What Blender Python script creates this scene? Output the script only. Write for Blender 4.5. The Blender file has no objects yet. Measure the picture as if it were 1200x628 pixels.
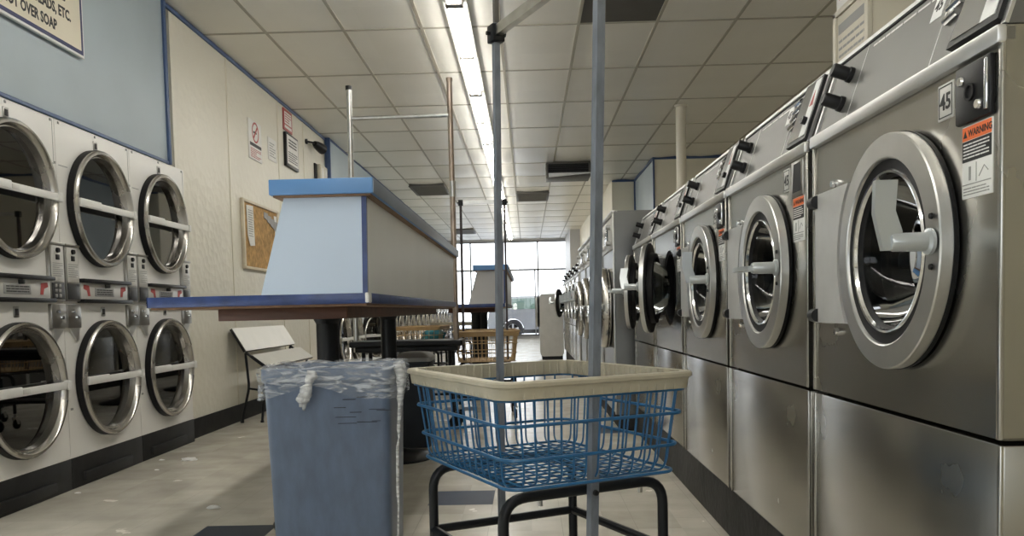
import bpy, bmesh, math, random
from math import sin, cos, pi, radians, sqrt
from mathutils import Vector as V, Matrix, noise
random.seed(7)
SC = bpy.context.scene
COL = SC.collection

# ------------------------------------------------------------------ materials
def new_mat(name):
    m = bpy.data.materials.new(name); m.use_nodes = True
    nt = m.node_tree
    return m, nt, nt.nodes['Principled BSDF'], nt.nodes['Material Output']

def mat(name, col, rough=.5, metal=0., var=.0, vscale=6., bump=0., bscale=30., stretch=None, spec=.5, coat=0., rvar=0., bdet=3):
    m, nt, p, out = new_mat(name)
    p.inputs['Base Color'].default_value = (*col, 1)
    p.inputs['Roughness'].default_value = rough
    p.inputs['Metallic'].default_value = metal
    p.inputs['Specular IOR Level'].default_value = spec
    if coat:
        p.inputs['Coat Weight'].default_value = coat; p.inputs['Coat Roughness'].default_value = .08
    N = nt.nodes; L = nt.links
    if var or bump or rvar:
        tc = N.new('ShaderNodeTexCoord'); mp = N.new('ShaderNodeMapping')
        L.new(tc.outputs['Object'], mp.inputs['Vector'])
        if stretch: mp.inputs['Scale'].default_value = stretch
    if var or rvar:
        nz = N.new('ShaderNodeTexNoise'); nz.inputs['Scale'].default_value = vscale; nz.inputs['Detail'].default_value = 5
        L.new(mp.outputs[0], nz.inputs['Vector'])
    if var:
        cr = N.new('ShaderNodeValToRGB')
        cr.color_ramp.elements[0].position = .3; cr.color_ramp.elements[1].position = .7
        cr.color_ramp.elements[0].color = (*[c*(1-var) for c in col], 1)
        cr.color_ramp.elements[1].color = (*[min(1, c*(1+var)) for c in col], 1)
        L.new(nz.outputs['Fac'], cr.inputs['Fac']); L.new(cr.outputs[0], p.inputs['Base Color'])
    if rvar:
        mr = N.new('ShaderNodeMapRange')
        mr.inputs['From Min'].default_value = .3; mr.inputs['From Max'].default_value = .7
        mr.inputs['To Min'].default_value = max(.02, rough-rvar); mr.inputs['To Max'].default_value = rough+rvar
        L.new(nz.outputs['Fac'], mr.inputs['Value']); L.new(mr.outputs[0], p.inputs['Roughness'])
    if bump:
        n2 = N.new('ShaderNodeTexNoise'); n2.inputs['Scale'].default_value = bscale; n2.inputs['Detail'].default_value = bdet
        L.new(mp.outputs[0], n2.inputs['Vector'])
        b = N.new('ShaderNodeBump'); b.inputs['Strength'].default_value = bump; b.inputs['Distance'].default_value = .02
        L.new(n2.outputs['Fac'], b.inputs['Height']); L.new(b.outputs[0], p.inputs['Normal'])
    return m

def emit(name, col, s):
    m, nt, p, out = new_mat(name)
    p.inputs['Base Color'].default_value = (*col, 1)
    p.inputs['Emission Color'].default_value = (*col, 1); p.inputs['Emission Strength'].default_value = s
    return m

def pane_glass(name, tint=(1, 1, 1), gloss=.9):
    m, nt, p, out = new_mat(name)
    N = nt.nodes; L = nt.links; N.remove(p)
    t = N.new('ShaderNodeBsdfTransparent'); t.inputs[0].default_value = (*tint, 1)
    g = N.new('ShaderNodeBsdfGlossy'); g.inputs['Roughness'].default_value = .02; g.inputs[0].default_value = (gloss, gloss, gloss, 1)
    fr = N.new('ShaderNodeFresnel'); fr.inputs['IOR'].default_value = 1.45
    mx = N.new('ShaderNodeMixShader')
    L.new(fr.outputs[0], mx.inputs[0]); L.new(t.outputs[0], mx.inputs[1]); L.new(g.outputs[0], mx.inputs[2])
    L.new(mx.outputs[0], out.inputs['Surface'])
    return m

def film(name, col, a0, a1, rough=.2):
    """crinkled clear plastic: mostly see-through, whiter along its creases"""
    m, nt, p, out = new_mat(name)
    N = nt.nodes; L = nt.links
    p.inputs['Base Color'].default_value = (*col, 1); p.inputs['Roughness'].default_value = rough
    tc = N.new('ShaderNodeTexCoord')
    mp = N.new('ShaderNodeMapping'); mp.inputs['Scale'].default_value = (.45, .45, 2.0); mp.inputs['Rotation'].default_value = (0, .12, 0)
    nz = N.new('ShaderNodeTexNoise'); nz.inputs['Scale'].default_value = 30; nz.inputs['Detail'].default_value = 5; nz.inputs['Distortion'].default_value = 1.2
    L.new(tc.outputs['Object'], mp.inputs[0]); L.new(mp.outputs[0], nz.inputs['Vector'])
    mr = N.new('ShaderNodeMapRange'); mr.inputs['From Min'].default_value = .42; mr.inputs['From Max'].default_value = .66
    mr.inputs['To Min'].default_value = a0; mr.inputs['To Max'].default_value = a1
    L.new(nz.outputs['Fac'], mr.inputs[0]); L.new(mr.outputs[0], p.inputs['Alpha'])
    b = N.new('ShaderNodeBump'); b.inputs['Strength'].default_value = .9; b.inputs['Distance'].default_value = .02
    L.new(nz.outputs['Fac'], b.inputs['Height']); L.new(b.outputs[0], p.inputs['Normal'])
    return m

M = {}
M['steel'] = mat('brushed_steel', (.40, .39, .36), .26, 1., var=.05, vscale=2.2, bump=.035, bscale=2.4, bdet=.0, rvar=.03)
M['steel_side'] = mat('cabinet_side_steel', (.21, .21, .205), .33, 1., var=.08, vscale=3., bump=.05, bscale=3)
M['console_steel'] = mat('console_steel', (.15, .148, .14), .42, .5, var=.05, vscale=4)
M['light_metal'] = mat('light_satin_metal', (.68, .68, .67), .38, 1., var=.04, vscale=8)
M['alu'] = mat('cast_aluminium', (.60, .60, .59), .42, 1., var=.08, vscale=20, bump=.05, bscale=60)
M['chrome'] = mat('chrome', (.75, .76, .77), .10, 1.)
M['handle_metal'] = mat('handle_metal', (.46, .49, .50), .28, .45)
M['hinge_paint'] = mat('pale_hinge_casting', (.56, .56, .55), .4, .35, var=.06, vscale=14)
M['dryer_ring'] = mat('dryer_ring_steel', (.50, .48, .45), .24, 1., var=.1, vscale=5, rvar=.08)
M['drum'] = mat('drum_steel', (.05, .05, .052), .35, .8, var=.1, vscale=10)
M['rubber'] = mat('black_rubber', (.008, .008, .009), .5, spec=.25)
M['black'] = mat('black_plastic', (.009, .009, .010), .4, spec=.3)
M['black_metal'] = mat('black_painted_metal', (.006, .007, .009), .38, var=.2, vscale=10, bump=.03, bscale=40, spec=.28)
M['plinth'] = mat('scuffed_black_plinth', (.024, .023, .022), .6, var=.5, vscale=7, bump=.2, bscale=25, spec=.25)
M['white_enamel'] = mat('white_enamel', (.80, .785, .75), .32, var=.035, vscale=2.5)
M['kick'] = mat('black_kickplate', (.014, .014, .014), .55, var=.4, vscale=9, spec=.25)
M['coin_plate'] = mat('coin_plate_metal', (.40, .39, .37), .32, 1., var=.1, vscale=14)
M['dark_grille'] = mat('dark_grille', (.03, .03, .032), .4)
M['panel_silver'] = mat('silver_panel', (.62, .61, .58), .4, .3, var=.05, vscale=10)
M['red'] = mat('red_print', (.40, .06, .055), .5)
M['orange'] = mat('orange_print', (.80, .16, .04), .5)
M['brass'] = mat('brass_stud', (.75, .62, .35), .3, .8)
M['white'] = mat('white_print', (.82, .82, .80), .5)
M['ink'] = mat('black_ink', (.02, .02, .02), .6)
M['inkgrey'] = mat('grey_ink', (.30, .30, .29), .6)
M['navyink'] = mat('navy_ink', (.015, .02, .09), .5)
M['cream_sign'] = mat('cream_sign_face', (.72, .66, .52), .45, var=.04, vscale=3)
M['glass'] = pane_glass('clear_glass')
M['dark_glass'] = pane_glass('smoked_door_glass', (.12, .15, .15), .2)
M['washer_glass'] = pane_glass('washer_door_glass', (.42, .45, .46), .45)
M['cream_wall'] = None
M['blue_panel'] = mat('grey_blue_wall_panel', (.41, .48, .52), .5, var=.06, vscale=1.6)
M['blue_trim'] = mat('navy_trim_paint', (.045, .085, .19), .45, var=.1, vscale=5)
M['cap_blue'] = mat('mid_blue_laminate', (.11, .26, .53), .38, var=.06, vscale=4)
M['edge_blue'] = mat('worn_navy_edge_band', (.025, .05, .17), .3, var=.3, vscale=16, bump=.05, bscale=40)
M['pale_blue'] = mat('pale_blue_laminate', (.54, .64, .78), .42, var=.04, vscale=2)
M['off_white_lam'] = mat('off_white_laminate', (.74, .73, .70), .4, var=.04, vscale=2)
M['window_frame'] = mat('grey_window_frame', (.24, .24, .245), .45, .3)
M['white_lam'] = mat('white_laminate', (.84, .84, .82), .4, var=.03, vscale=2)
M['grey_lam'] = mat('grey_laminate', (.50, .50, .51), .45, var=.04, vscale=2)
M['shaded_lam'] = mat('shaded_cap_laminate', (.24, .28, .34), .4, var=.05, vscale=4)  # cap laminate greyed, its lower light put into the colour
M['plywood'] = mat('brown_plywood', (.20, .105, .05), .55, var=.25, vscale=3, stretch=(8, 1, 8))
M['wood_dark'] = mat('reddish_brown_board', (.095, .038, .02), .5, var=.3, vscale=4, stretch=(1, 8, 8))
M['cork'] = mat('cork', (.42, .25, .09), .8, var=.35, vscale=22, bump=.2, bscale=90)
M['cork_frame'] = mat('pale_board_frame', (.62, .55, .42), .5, var=.1, vscale=6)
M['bin_blue'] = mat('dusty_blue_plastic', (.10, .135, .205), .40, var=.12, vscale=16, bump=.03, bscale=50, stretch=(2.2, 2.2, .8))
M['bin_dark'] = mat('charcoal_plastic', (.022, .026, .034), .5, var=.15, vscale=8, spec=.3)
M['bag'] = film('clear_bag_film', (.80, .84, .9), .06, .55, .10)
M['bag_thick'] = film('bunched_bag_film', (.86, .87, .88), .35, .85, .15)
M['rim'] = mat('yellowed_bumper_plastic', (.41, .375, .285), .5, var=.10, vscale=14, bump=.05, bscale=60)
M['wire_blue'] = mat('blue_coated_wire', (.012, .10, .235), .3, var=.12, vscale=12)
M['wire_tan'] = mat('tan_coated_wire', (.40, .27, .13), .45, var=.1, vscale=12)
M['galv'] = mat('grey_painted_pole', (.185, .205, .24), .42, .3, var=.22, vscale=14, bump=.04, bscale=60, stretch=(3, 3, 1))
M['galv_bright'] = mat('bare_steel_pole', (.58, .58, .56), .3, 1., var=.12, vscale=20)
M['rust_pole'] = mat('rust_flecked_pole', (.42, .34, .28), .35, .8, var=.3, vscale=9, stretch=(3, 3, 1))
M['dark_pole'] = mat('dark_bronze_pole', (.05, .04, .04), .4, .5)
M['strip_housing'] = mat('strip_light_housing', (.70, .69, .64), .45, var=.03)
M['tube'] = emit('fluorescent_tube', (1., .975, .92), 20.)
M['vent'] = mat('vent_dark_metal', (.10, .095, .085), .55, var=.1)
M['pvc'] = mat('cream_painted_pipe', (.64, .60, .50), .45, var=.05, vscale=4)
M['bulk_cream'] = mat('cream_bulkhead', (.72, .68, .56), .5, var=.04, vscale=2)
M['pillar_cream'] = mat('cream_pillar_paint', (.62, .58, .48), .5, var=.03, vscale=2)
M['bench_white'] = mat('white_bench_laminate', (.74, .73, .68), .35, var=.04, vscale=5)
M['paper'] = mat('paper', (.80, .79, .76), .7, var=.03)
M['teal'] = mat('teal_cloth', (.02, .16, .20), .8, var=.2, vscale=12)
M['car'] = mat('silver_car_paint', (.30, .31, .33), .3, .3, coat=.4)
M['car_glass'] = mat('car_window_glass', (.10, .16, .13), .05, spec=.8)
M['tyre'] = mat('tyre_rubber', (.02, .02, .022), .7)
M['alloy'] = mat('wheel_alloy', (.65, .66, .68), .3, .8)
M['tail'] = mat('car_lamp_red', (.5, .03, .03), .2)
M['asphalt'] = mat('pale_concrete_lot', (.50, .52, .56), .75, var=.12, vscale=1.2)
M['socket'] = mat('tube_socket', (.10, .09, .08), .5)
M['display'] = mat('dark_display', (.02, .025, .03), .12)
M['ring_grey'] = mat('satin_door_ring', (.62, .62, .61), .33, 1., var=.06, vscale=10, bump=.02, bscale=40)

def wall_mat():
    m, nt, p, out = new_mat('pebbled_cream_panel')
    N = nt.nodes; L = nt.links
    tc = N.new('ShaderNodeTexCoord')
    vo = N.new('ShaderNodeTexVoronoi'); vo.inputs['Scale'].default_value = 16
    L.new(tc.outputs['Object'], vo.inputs['Vector'])
    b = N.new('ShaderNodeBump'); b.inputs['Strength'].default_value = .35; b.inputs['Distance'].default_value = .012
    L.new(vo.outputs['Distance'], b.inputs['Height']); L.new(b.outputs[0], p.inputs['Normal'])
    nz = N.new('ShaderNodeTexNoise'); nz.inputs['Scale'].default_value = 1.3; nz.inputs['Detail'].default_value = 4
    L.new(tc.outputs['Object'], nz.inputs['Vector'])
    cr = N.new('ShaderNodeValToRGB')
    cr.color_ramp.elements[0].color = (.67, .64, .54, 1); cr.color_ramp.elements[1].color = (.75, .72, .62, 1)
    L.new(nz.outputs['Fac'], cr.inputs[0]); L.new(cr.outputs[0], p.inputs['Base Color'])
    p.inputs['Roughness'].default_value = .42
    return m
M['cream_wall'] = wall_mat()

def tile_mat(name, c0, c1, sx, sy, rough, mott, rmin=None, bump=0.):
    """tiles of size sx * sy, each of its own shade, mottled"""
    m, nt, p, out = new_mat(name)
    N = nt.nodes; L = nt.links
    tc = N.new('ShaderNodeTexCoord')
    mp = N.new('ShaderNodeMapping'); mp.inputs['Scale'].default_value = (1/sx, 1/sy, 1)
    L.new(tc.outputs['Object'], mp.inputs[0])
    fl = N.new('ShaderNodeVectorMath'); fl.operation = 'FLOOR'; L.new(mp.outputs[0], fl.inputs[0])
    wn = N.new('ShaderNodeTexWhiteNoise'); L.new(fl.outputs[0], wn.inputs['Vector'])
    nz = N.new('ShaderNodeTexNoise'); nz.inputs['Scale'].default_value = mott; nz.inputs['Detail'].default_value = 6
    L.new(tc.outputs['Object'], nz.inputs['Vector'])
    md = N.new('ShaderNodeMath'); md.operation = 'MULTIPLY_ADD'; md.inputs[1].default_value = .45
    L.new(wn.outputs['Value'], md.inputs[0])
    m2 = N.new('ShaderNodeMath'); m2.operation = 'MULTIPLY_ADD'; m2.inputs[1].default_value = 1.1; m2.inputs[2].default_value = -.28
    L.new(nz.outputs['Fac'], m2.inputs[0]); L.new(m2.outputs[0], md.inputs[2])
    cr = N.new('ShaderNodeValToRGB')
    cr.color_ramp.elements[0].color = (*c0, 1); cr.color_ramp.elements[1].color = (*c1, 1)
    L.new(md.outputs[0], cr.inputs[0]); L.new(cr.outputs[0], p.inputs['Base Color'])
    p.inputs['Roughness'].default_value = rough
    if rmin is not None:
        mr = N.new('ShaderNodeMapRange'); mr.inputs['To Min'].default_value = rmin; mr.inputs['To Max'].default_value = rough
        L.new(nz.outputs['Fac'], mr.inputs[0]); L.new(mr.outputs[0], p.inputs['Roughness'])
    if bump:
        n2 = N.new('ShaderNodeTexNoise'); n2.inputs['Scale'].default_value = 3.; n2.inputs['Detail'].default_value = 2
        L.new(tc.outputs['Object'], n2.inputs['Vector'])
        b = N.new('ShaderNodeBump'); b.inputs['Strength'].default_value = bump; b.inputs['Distance'].default_value = .02
        L.new(n2.outputs['Fac'], b.inputs['Height']); L.new(b.outputs[0], p.inputs['Normal'])
    return m
M['floor'] = tile_mat('cream_vinyl_tile', (.46, .43, .36), (.70, .66, .57), .305, .305, .34, 5., .13, .04)
M['floor_blue'] = mat('navy_vinyl_tile', (.028, .042, .07), .45, var=.15, vscale=6, spec=.15)
M['floor_joint'] = mat('tile_joint', (.25, .23, .19), .6)
M['ceil'] = tile_mat('ceiling_tile', (.80, .77, .69), (.88, .85, .77), .61, 1.22, .36, 2.2)
M['ceil_white'] = mat('white_ceiling_tile', (.92, .93, .94), .4)
M['tbar'] = mat('ceiling_grid_bar', (.42, .39, .32), .5)
M['dark_tile'] = mat('dark_ceiling_tile', (.085, .078, .065), .6, var=.08)

# ------------------------------------------------------------------ mesh builder
class B:
    def __init__(s): s.bm = bmesh.new(); s.mi = 0
    def _tag(s, fs):
        for f in fs: f.material_index = s.mi
    def box(s, x0, x1, y0, y1, z0, z1, bev=0., seg=2, mx=None):
        if x0 > x1: x0, x1 = x1, x0
        if y0 > y1: y0, y1 = y1, y0
        if z0 > z1: z0, z1 = z1, z0
        r = bmesh.ops.create_cube(s.bm, size=1)
        vs = r['verts']
        for v in vs:
            v.co = V(((x0+x1)/2+v.co.x*(x1-x0), (y0+y1)/2+v.co.y*(y1-y0), (z0+z1)/2+v.co.z*(z1-z0)))
        es = {e for v in vs for e in v.link_edges}; fs = {f for v in vs for f in v.link_faces}
        s._tag(fs)
        if bev:
            bev = min(bev, .49*min(x1-x0, y1-y0, z1-z0))
            q = bmesh.ops.bevel(s.bm, geom=list(es), offset=bev, segments=seg, profile=.5, affect='EDGES', material=-1)
            s._tag(q['faces'])
            vs = list({v for f in q['faces'] for v in f.verts} | {v for f in fs if f.is_valid for v in f.verts})
        if mx is not None:
            for v in vs:
                if v.is_valid: v.co = mx @ v.co
        return s
    def ring_faces(s, rings, closed_ring=True, closed_path=False):
        n = len(rings[0]); m = len(rings)
        for i in range(m if closed_path else m-1):
            a = rings[i]; b = rings[(i+1) % m]
            for j in range(n if closed_ring else n-1):
                k = (j+1) % n
                try: f = s.bm.faces.new((a[j], a[k], b[k], b[j])); f.material_index = s.mi
                except ValueError: pass
    def cap(s, ring):
        try: f = s.bm.faces.new(ring); f.material_index = s.mi
        except ValueError: pass
    def tube(s, pts, r, n=8, closed=False, caps=True, prof=None):
        pts = [V(p) for p in pts]
        m = len(pts); rings = []
        t0 = (pts[1]-pts[0]).normalized()
        up = V((0, 0, 1)) if abs(t0.z) < .9 else V((1, 0, 0))
        nrm = t0.cross(up).normalized()
        for i, p in enumerate(pts):
            if closed: t = (pts[(i+1) % m]-pts[i-1]).normalized()
            elif i == 0: t = (pts[1]-pts[0]).normalized()
            elif i == m-1: t = (pts[-1]-pts[-2]).normalized()
            else: t = ((pts[i+1]-p).normalized()+(p-pts[i-1]).normalized()).normalized()
            nrm = (nrm-t*nrm.dot(t)).normalized(); bn = t.cross(nrm)
            rr = r[i] if isinstance(r, (list, tuple)) else r
            if prof is None:
                rings.append([s.bm.verts.new(p+(nrm*cos(2*pi*j/n)+bn*sin(2*pi*j/n))*rr) for j in range(n)])
            else:
                rings.append([s.bm.verts.new(p+nrm*a+bn*b) for a, b in prof])
        s.ring_faces(rings, True, closed)
        if not closed and caps: s.cap(rings[0][::-1]); s.cap(rings[-1])
        return s
    def cyl(s, p0, p1, r, n=16, r2=None):
        return s.tube([p0, p1], [r, r if r2 is None else r2], n)
    def lathe(s, prof, o=(0, 0, 0), ax=(0, -1, 0), n=48, closed=False, a0=0., a1=2*pi):
        """prof: (radius, height along ax)"""
        o = V(o); ax = V(ax).normalized()
        u = ax.orthogonal().normalized(); w = ax.cross(u)
        rings = []
        for r, h in prof:
            if r < 1e-6: rings.append([s.bm.verts.new(o+ax*h)])
            else: rings.append([s.bm.verts.new(o+ax*h+(u*cos(2*pi*j/n)+w*sin(2*pi*j/n))*r) for j in range(n)])
        m = len(rings)
        for i in range(m if closed else m-1):
            a = rings[i]; b = rings[(i+1) % m]
            for j in range(n):
                k = (j+1) % n
                if len(a) == 1 and len(b) == 1: continue
                if len(a) == 1: vs = (a[0], b[k], b[j])
                elif len(b) == 1: vs = (a[j], a[k], b[0])
                else: vs = (a[j], a[k], b[k], b[j])
                try: f = s.bm.faces.new(vs); f.material_index = s.mi
                except ValueError: pass
        return s
    def prism(s, poly, d):
        """poly: 3D points (planar), extruded along vector d"""
        d = V(d); a = [s.bm.verts.new(V(p)) for p in poly]; b = [s.bm.verts.new(V(p)+d) for p in poly]
        s.cap(a[::-1]); s.cap(b)
        n = len(a)
        for i in range(n):
            k = (i+1) % n
            s.cap((a[i], a[k], b[k], b[i]))
        return s
    def quad(s, *p):
        s.cap([s.bm.verts.new(V(q)) for q in p]); return s
    def panel_hole(s, x0, x1, z0, z1, cx, cz, r, y, n=64, depth=.01):
        """flat panel at y in the XZ plane with a round hole"""
        inner = []; outer = []
        angs = sorted([2*pi*i/n for i in range(n)] + [math.atan2(zz-cz, xx-cx) % (2*pi) for xx in (x0, x1) for zz in (z0, z1)])
        for a in angs:
            c, q = cos(a), sin(a)
            t = min([(x1-cx)/c if c > 1e-9 else 1e9, (x0-cx)/c if c < -1e-9 else 1e9, (z1-cz)/q if q > 1e-9 else 1e9, (z0-cz)/q if q < -1e-9 else 1e9])
            inner.append(s.bm.verts.new((cx+r*c, y, cz+r*q))); outer.append(s.bm.verts.new((cx+t*c, y, cz+t*q)))
        back = [s.bm.verts.new((v.co.x, y+depth, v.co.z)) for v in inner]
        k = len(angs)
        for i in range(k):
            j = (i+1) % k
            s.cap((inner[i], inner[j], outer[j], outer[i])); s.cap((inner[j], inner[i], back[i], back[j]))
        return s
    def xform(s, mx):
        for v in s.bm.verts: v.co = mx @ v.co
        return s
    def build(s, name, m, parent=None, loc=(0, 0, 0), rot=(0, 0, 0), smooth=35, recalc=True):
        bm = s.bm
        if recalc: bmesh.ops.recalc_face_normals(bm, faces=bm.faces)
        if smooth:
            for f in bm.faces: f.smooth = True
            for e in bm.edges:
                if len(e.link_faces) != 2 or e.calc_face_angle(pi) > radians(smooth): e.smooth = False
        me = bpy.data.meshes.new(name); bm.to_mesh(me); bm.free()
        for x in (m if isinstance(m, (list, tuple)) else [m]): me.materials.append(M[x] if isinstance(x, str) else x)
        o = bpy.data.objects.new(name, me); COL.objects.link(o)
        o.location = loc; o.rotation_euler = rot
        if parent is not None: o.parent = parent
        return o

def fillet(pts, r, n=6, closed=False):
    pts = [V(p) for p in pts]; out = []; m = len(pts)
    for i, p in enumerate(pts):
        if not closed and i in (0, m-1): out.append(p); continue
        a = (pts[i-1]-p); b = (pts[(i+1) % m]-p)
        rr = min(r, .45*a.length, .45*b.length); a.normalize(); b.normalize()
        p0 = p+a*rr; p1 = p+b*rr
        for k in range(n+1):
            t = k/n; out.append(p0*(1-t)**2+p*2*t*(1-t)+p1*t*t)
    return out

def tag(o, label, cat, group=None, kind=None):
    o['label'] = label; o['category'] = cat
    if group: o['group'] = group
    if kind: o['kind'] = kind
    return o
def thing(name, label, cat, loc=(0, 0, 0), rz=0., group=None):
    o = bpy.data.objects.new(name, None); o.empty_display_size = .1; COL.objects.link(o)
    o.location = loc; o.rotation_euler = (0, 0, rz)
    return tag(o, label, cat, group)
def dup(root, loc, rz=None, label=None, group=None):
    r = root.copy(); COL.objects.link(r); r.location = loc
    if rz is not None: r.rotation_euler = (0, 0, rz)
    if label: r['label'] = label
    if group: r['group'] = group
    for ch in list(root.children):
        c = ch.copy(); COL.objects.link(c); c.parent = r
        for g in list(ch.children):
            d = g.copy(); COL.objects.link(d); d.parent = c
    return r
def struct(o):
    o['kind'] = 'structure'; return o

def lettering(text, size, m, parent, mx, name='lettering', align='LEFT', ext=.0006, bold=0., sx=1.):
    cu = bpy.data.curves.new(name, 'FONT'); cu.body = text; cu.size = size; cu.extrude = ext; cu.offset = bold
    cu.align_x = align; cu.align_y = 'CENTER'; cu.resolution_u = 2
    t = bpy.data.objects.new(name, cu); COL.objects.link(t)
    dg = bpy.context.evaluated_depsgraph_get(); dg.update()
    me = bpy.data.meshes.new_from_object(t.evaluated_get(dg)); me.name = name
    bpy.data.objects.remove(t); bpy.data.curves.remove(cu)
    me.transform(mx @ Matrix.Scale(sx, 4, (1, 0, 0)))
    me.materials.clear(); me.materials.append(M[m])
    o = bpy.data.objects.new(name, me); COL.objects.link(o)
    if parent is not None: o.parent = parent
    return o
def face_mx(o, right, up):
    r = V(right).normalized(); u = V(up).normalized(); n = r.cross(u)
    return Matrix(((r.x, u.x, n.x, o[0]), (r.y, u.y, n.y, o[1]), (r.z, u.z, n.z, o[2]), (0, 0, 0, 1)))

ORD = ['first', 'second', 'third', 'fourth', 'fifth', 'sixth', 'seventh', 'eighth', 'ninth', 'tenth', 'eleventh', 'twelfth', 'thirteenth', 'fourteenth', 'fifteenth', 'sixteenth', 'seventeenth', 'eighteenth', 'nineteenth', 'twentieth']
XL, XR, YB, YF, HC = -2.5, 3.2, -4.2, 26.2, 3.11

# ------------------------------------------------------------------ setting
def build_setting():
    T = .305
    b = B()
    gx = -1.4-.305*4
    i0 = int((XL-gx)//T); i1 = int((XR-gx)//T)+1
    gy = 3.22-.305*30
    blue = {(4, 30), (7, 32), (13, 34), (10, 39), (6, 44), (12, 49)}
    for i in range(i0, i1+1):
        for j in range(0, 118):
            x0 = max(XL, gx+i*T); x1 = min(XR, gx+i*T+T); y0 = max(YB, gy+j*T); y1 = min(YF, gy+j*T+T)
            if x1-x0 < .01 or y1-y0 < .01: continue
            b.mi = 1 if (i, j) in blue else 0
            g = .0009
            b.quad((x0+g, y0+g, 0), (x1-g, y0+g, 0), (x1-g, y1-g, 0), (x0+g, y1-g, 0))
    b.mi = 2
    b.box(XL, XR, YB, YF, -.12, -.0008)
    struct(b.build('floor', ['floor', 'floor_blue', 'floor_joint'], smooth=0, recalc=False))
    # ceiling: lay-in tiles that sag a little between the grid bars
    b = B()
    dark = {(2, -1): 1}
    cx0 = -.775-.61*3; cy0 = 6.6-1.22*9
    for i in range(-1, 10):
        for j in range(0, 27):
            x0 = max(XL, cx0+i*.61); x1 = min(XR, cx0+i*.61+.61); y0 = max(YB, cy0+j*1.22); y1 = min(YF, cy0+j*1.22+1.22)
            if x1-x0 < .02 or y1-y0 < .02: continue
            b.mi = 0
            if i == 5 and j == 8: b.mi = 1
            if i == 4 and j in (13, 14): b.mi = 2
            sag = random.uniform(.001, .006) if y0 < 11.4 else random.uniform(.012, .035)
            nx, ny = 4, 6
            g = [[b.bm.verts.new((x0+(x1-x0)*a/nx, y0+(y1-y0)*c/ny, HC-sag*sin(pi*a/nx)*sin(pi*c/ny))) for a in range(nx+1)] for c in range(ny+1)]
            for c in range(ny):
                for a in range(nx): b.cap((g[c][a], g[c+1][a], g[c+1][a+1], g[c][a+1]))
    b.mi = 3
    for i in range(0, 11):
        x = cx0+i*.61
        if XL < x < XR: b.box(x-.012, x+.012, YB, YF, HC-.006, HC+.03)
    for j in range(0, 28):
        y = cy0+j*1.22
        if YB < y < YF: b.box(XL, XR, y-.012, y+.012, HC-.0055, HC+.03)
    b.mi = 0
    b.box(-3.6, XR+.1, YB-.1, YF+.2, HC+.06, HC+.16)
    struct(b.build('ceiling', ['ceil', 'dark_tile', 'ceil_white', 'tbar'], recalc=False))
    # left wall, cream pebbled panels between the two banks of dryers
    b = B(); b.box(-3.5, XL, 5.98, 10.5, 0, HC); b.box(-3.6, -3.5, YB, YF, 0, HC)
    b.mi = 1
    for y in (7.09, 8.53, 9.5): b.box(XL, XL+.006, y-.012, y+.012, .14, HC, .002)
    struct(b.build('wall_left', ['cream_wall', 'bulk_cream']))
    b = B(); b.box(XL, XL+.015, 5.97, 10.5, 0, .145, .004)
    struct(b.build('baseboard_left', 'kick'))
    b = B(); b.box(XL, XL+.02, 5.72, 10.5, HC-.035, HC-.006, .003)
    struct(b.build('trim_1', 'blue_trim'))
    # grey-blue bulkheads over the dryers
    for n, (y0, y1) in enumerate(((YB, 5.74), (10.51, YF))):
        b = B(); b.box(-3.48, -2.44, y0, y1, 1.955, HC, .002)
        b.mi = 1
        b.box(-2.44, -2.43, y0, y1, 1.952, 1.972, .003)
        b.box(-2.44, -2.43, y0, y1, HC-.03, HC-.006, .003)
        e = y1 if n == 0 else y0
        b.box(-2.49, -2.425, e-.02, e+.02, 1.952, HC-.006, .003)
        struct(b.build('wall_left_bulkhead', ['blue_panel', 'blue_trim']))
    b = B(); b.box(XR, XR+.12, YB, YF, 0, HC); struct(b.build('wall_right', 'bulk_cream'))
    # blocks that step the far right side of the room in towards the middle
    b = B()
    b.mi = 0
    b.box(1.9, XR, 12.4, 12.5, 0, HC)
    b.box(1.5, 1.9, 14.5, 14.6, 0, HC)
    b.box(1.5, 1.6, 14.6, YF, 0, HC)
    b.mi = 1
    b.box(1.9, 1.97, 12.5, 14.5, 0, HC)
    b.mi = 2
    b.box(1.89, XR, 12.385, 12.4, HC-.05, HC-.008); b.box(1.5, 1.9, 14.485, 14.5, HC-.05, HC-.008)
    b.box(1.885, 1.91, 12.38, 12.405, 0, HC-.008); b.box(1.875, 1.9, 14.47, 14.5, 0, HC-.008)
    b.box(1.88, 1.9, 12.4, 14.5, HC-.05, HC-.008)
    struct(b.build('partition_right', ['bulk_cream', 'blue_panel', 'blue_trim']))
    b = B(); b.box(1.22, 1.5, 23.2, YF, 0, HC); struct(b.build('wall_front_pier', 'grey_lam'))
    # cream pillar behind the washers
    b = B(); b.box(1.66, 2.7, 4.05, 4.50, 0, HC, .006); struct(b.build('pillar_right', 'pillar_cream'))
    # front glazing
    b = B()
    b.box(-3.6, -2.38, YF, YF+.15, 0, HC); b.box(1.3, XR, YF, YF+.15, 0, HC)
    b.box(-2.38, 1.3, YF, YF+.15, 0, .08); b.box(-2.38, 1.3, YF, YF+.15, HC-.06, HC)
    struct(b.build('wall_front', 'grey_lam'))
    b = B()
    for x in (-2.36, -1.75, -.72, .36, 1.28): b.box(x-.022, x+.022, YF+.02, YF+.09, .08, HC-.06)
    b.box(.24, .28, YF+.02, YF+.09, .08, 2.15)
    b.box(-2.36, 1.28, YF+.02, YF+.09, 2.13, 2.185); b.box(-2.36, 1.28, YF+.02, YF+.09, .08, .13); b.box(-2.36, 1.28, YF+.02, YF+.09, HC-.10, HC-.06)
    w = struct(b.build('window_1', 'window_frame'))
    b = B(); b.box(-2.36, 1.28, YF+.05, YF+.056, .12, HC-.09); b.build('pane', 'glass', w)
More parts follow.
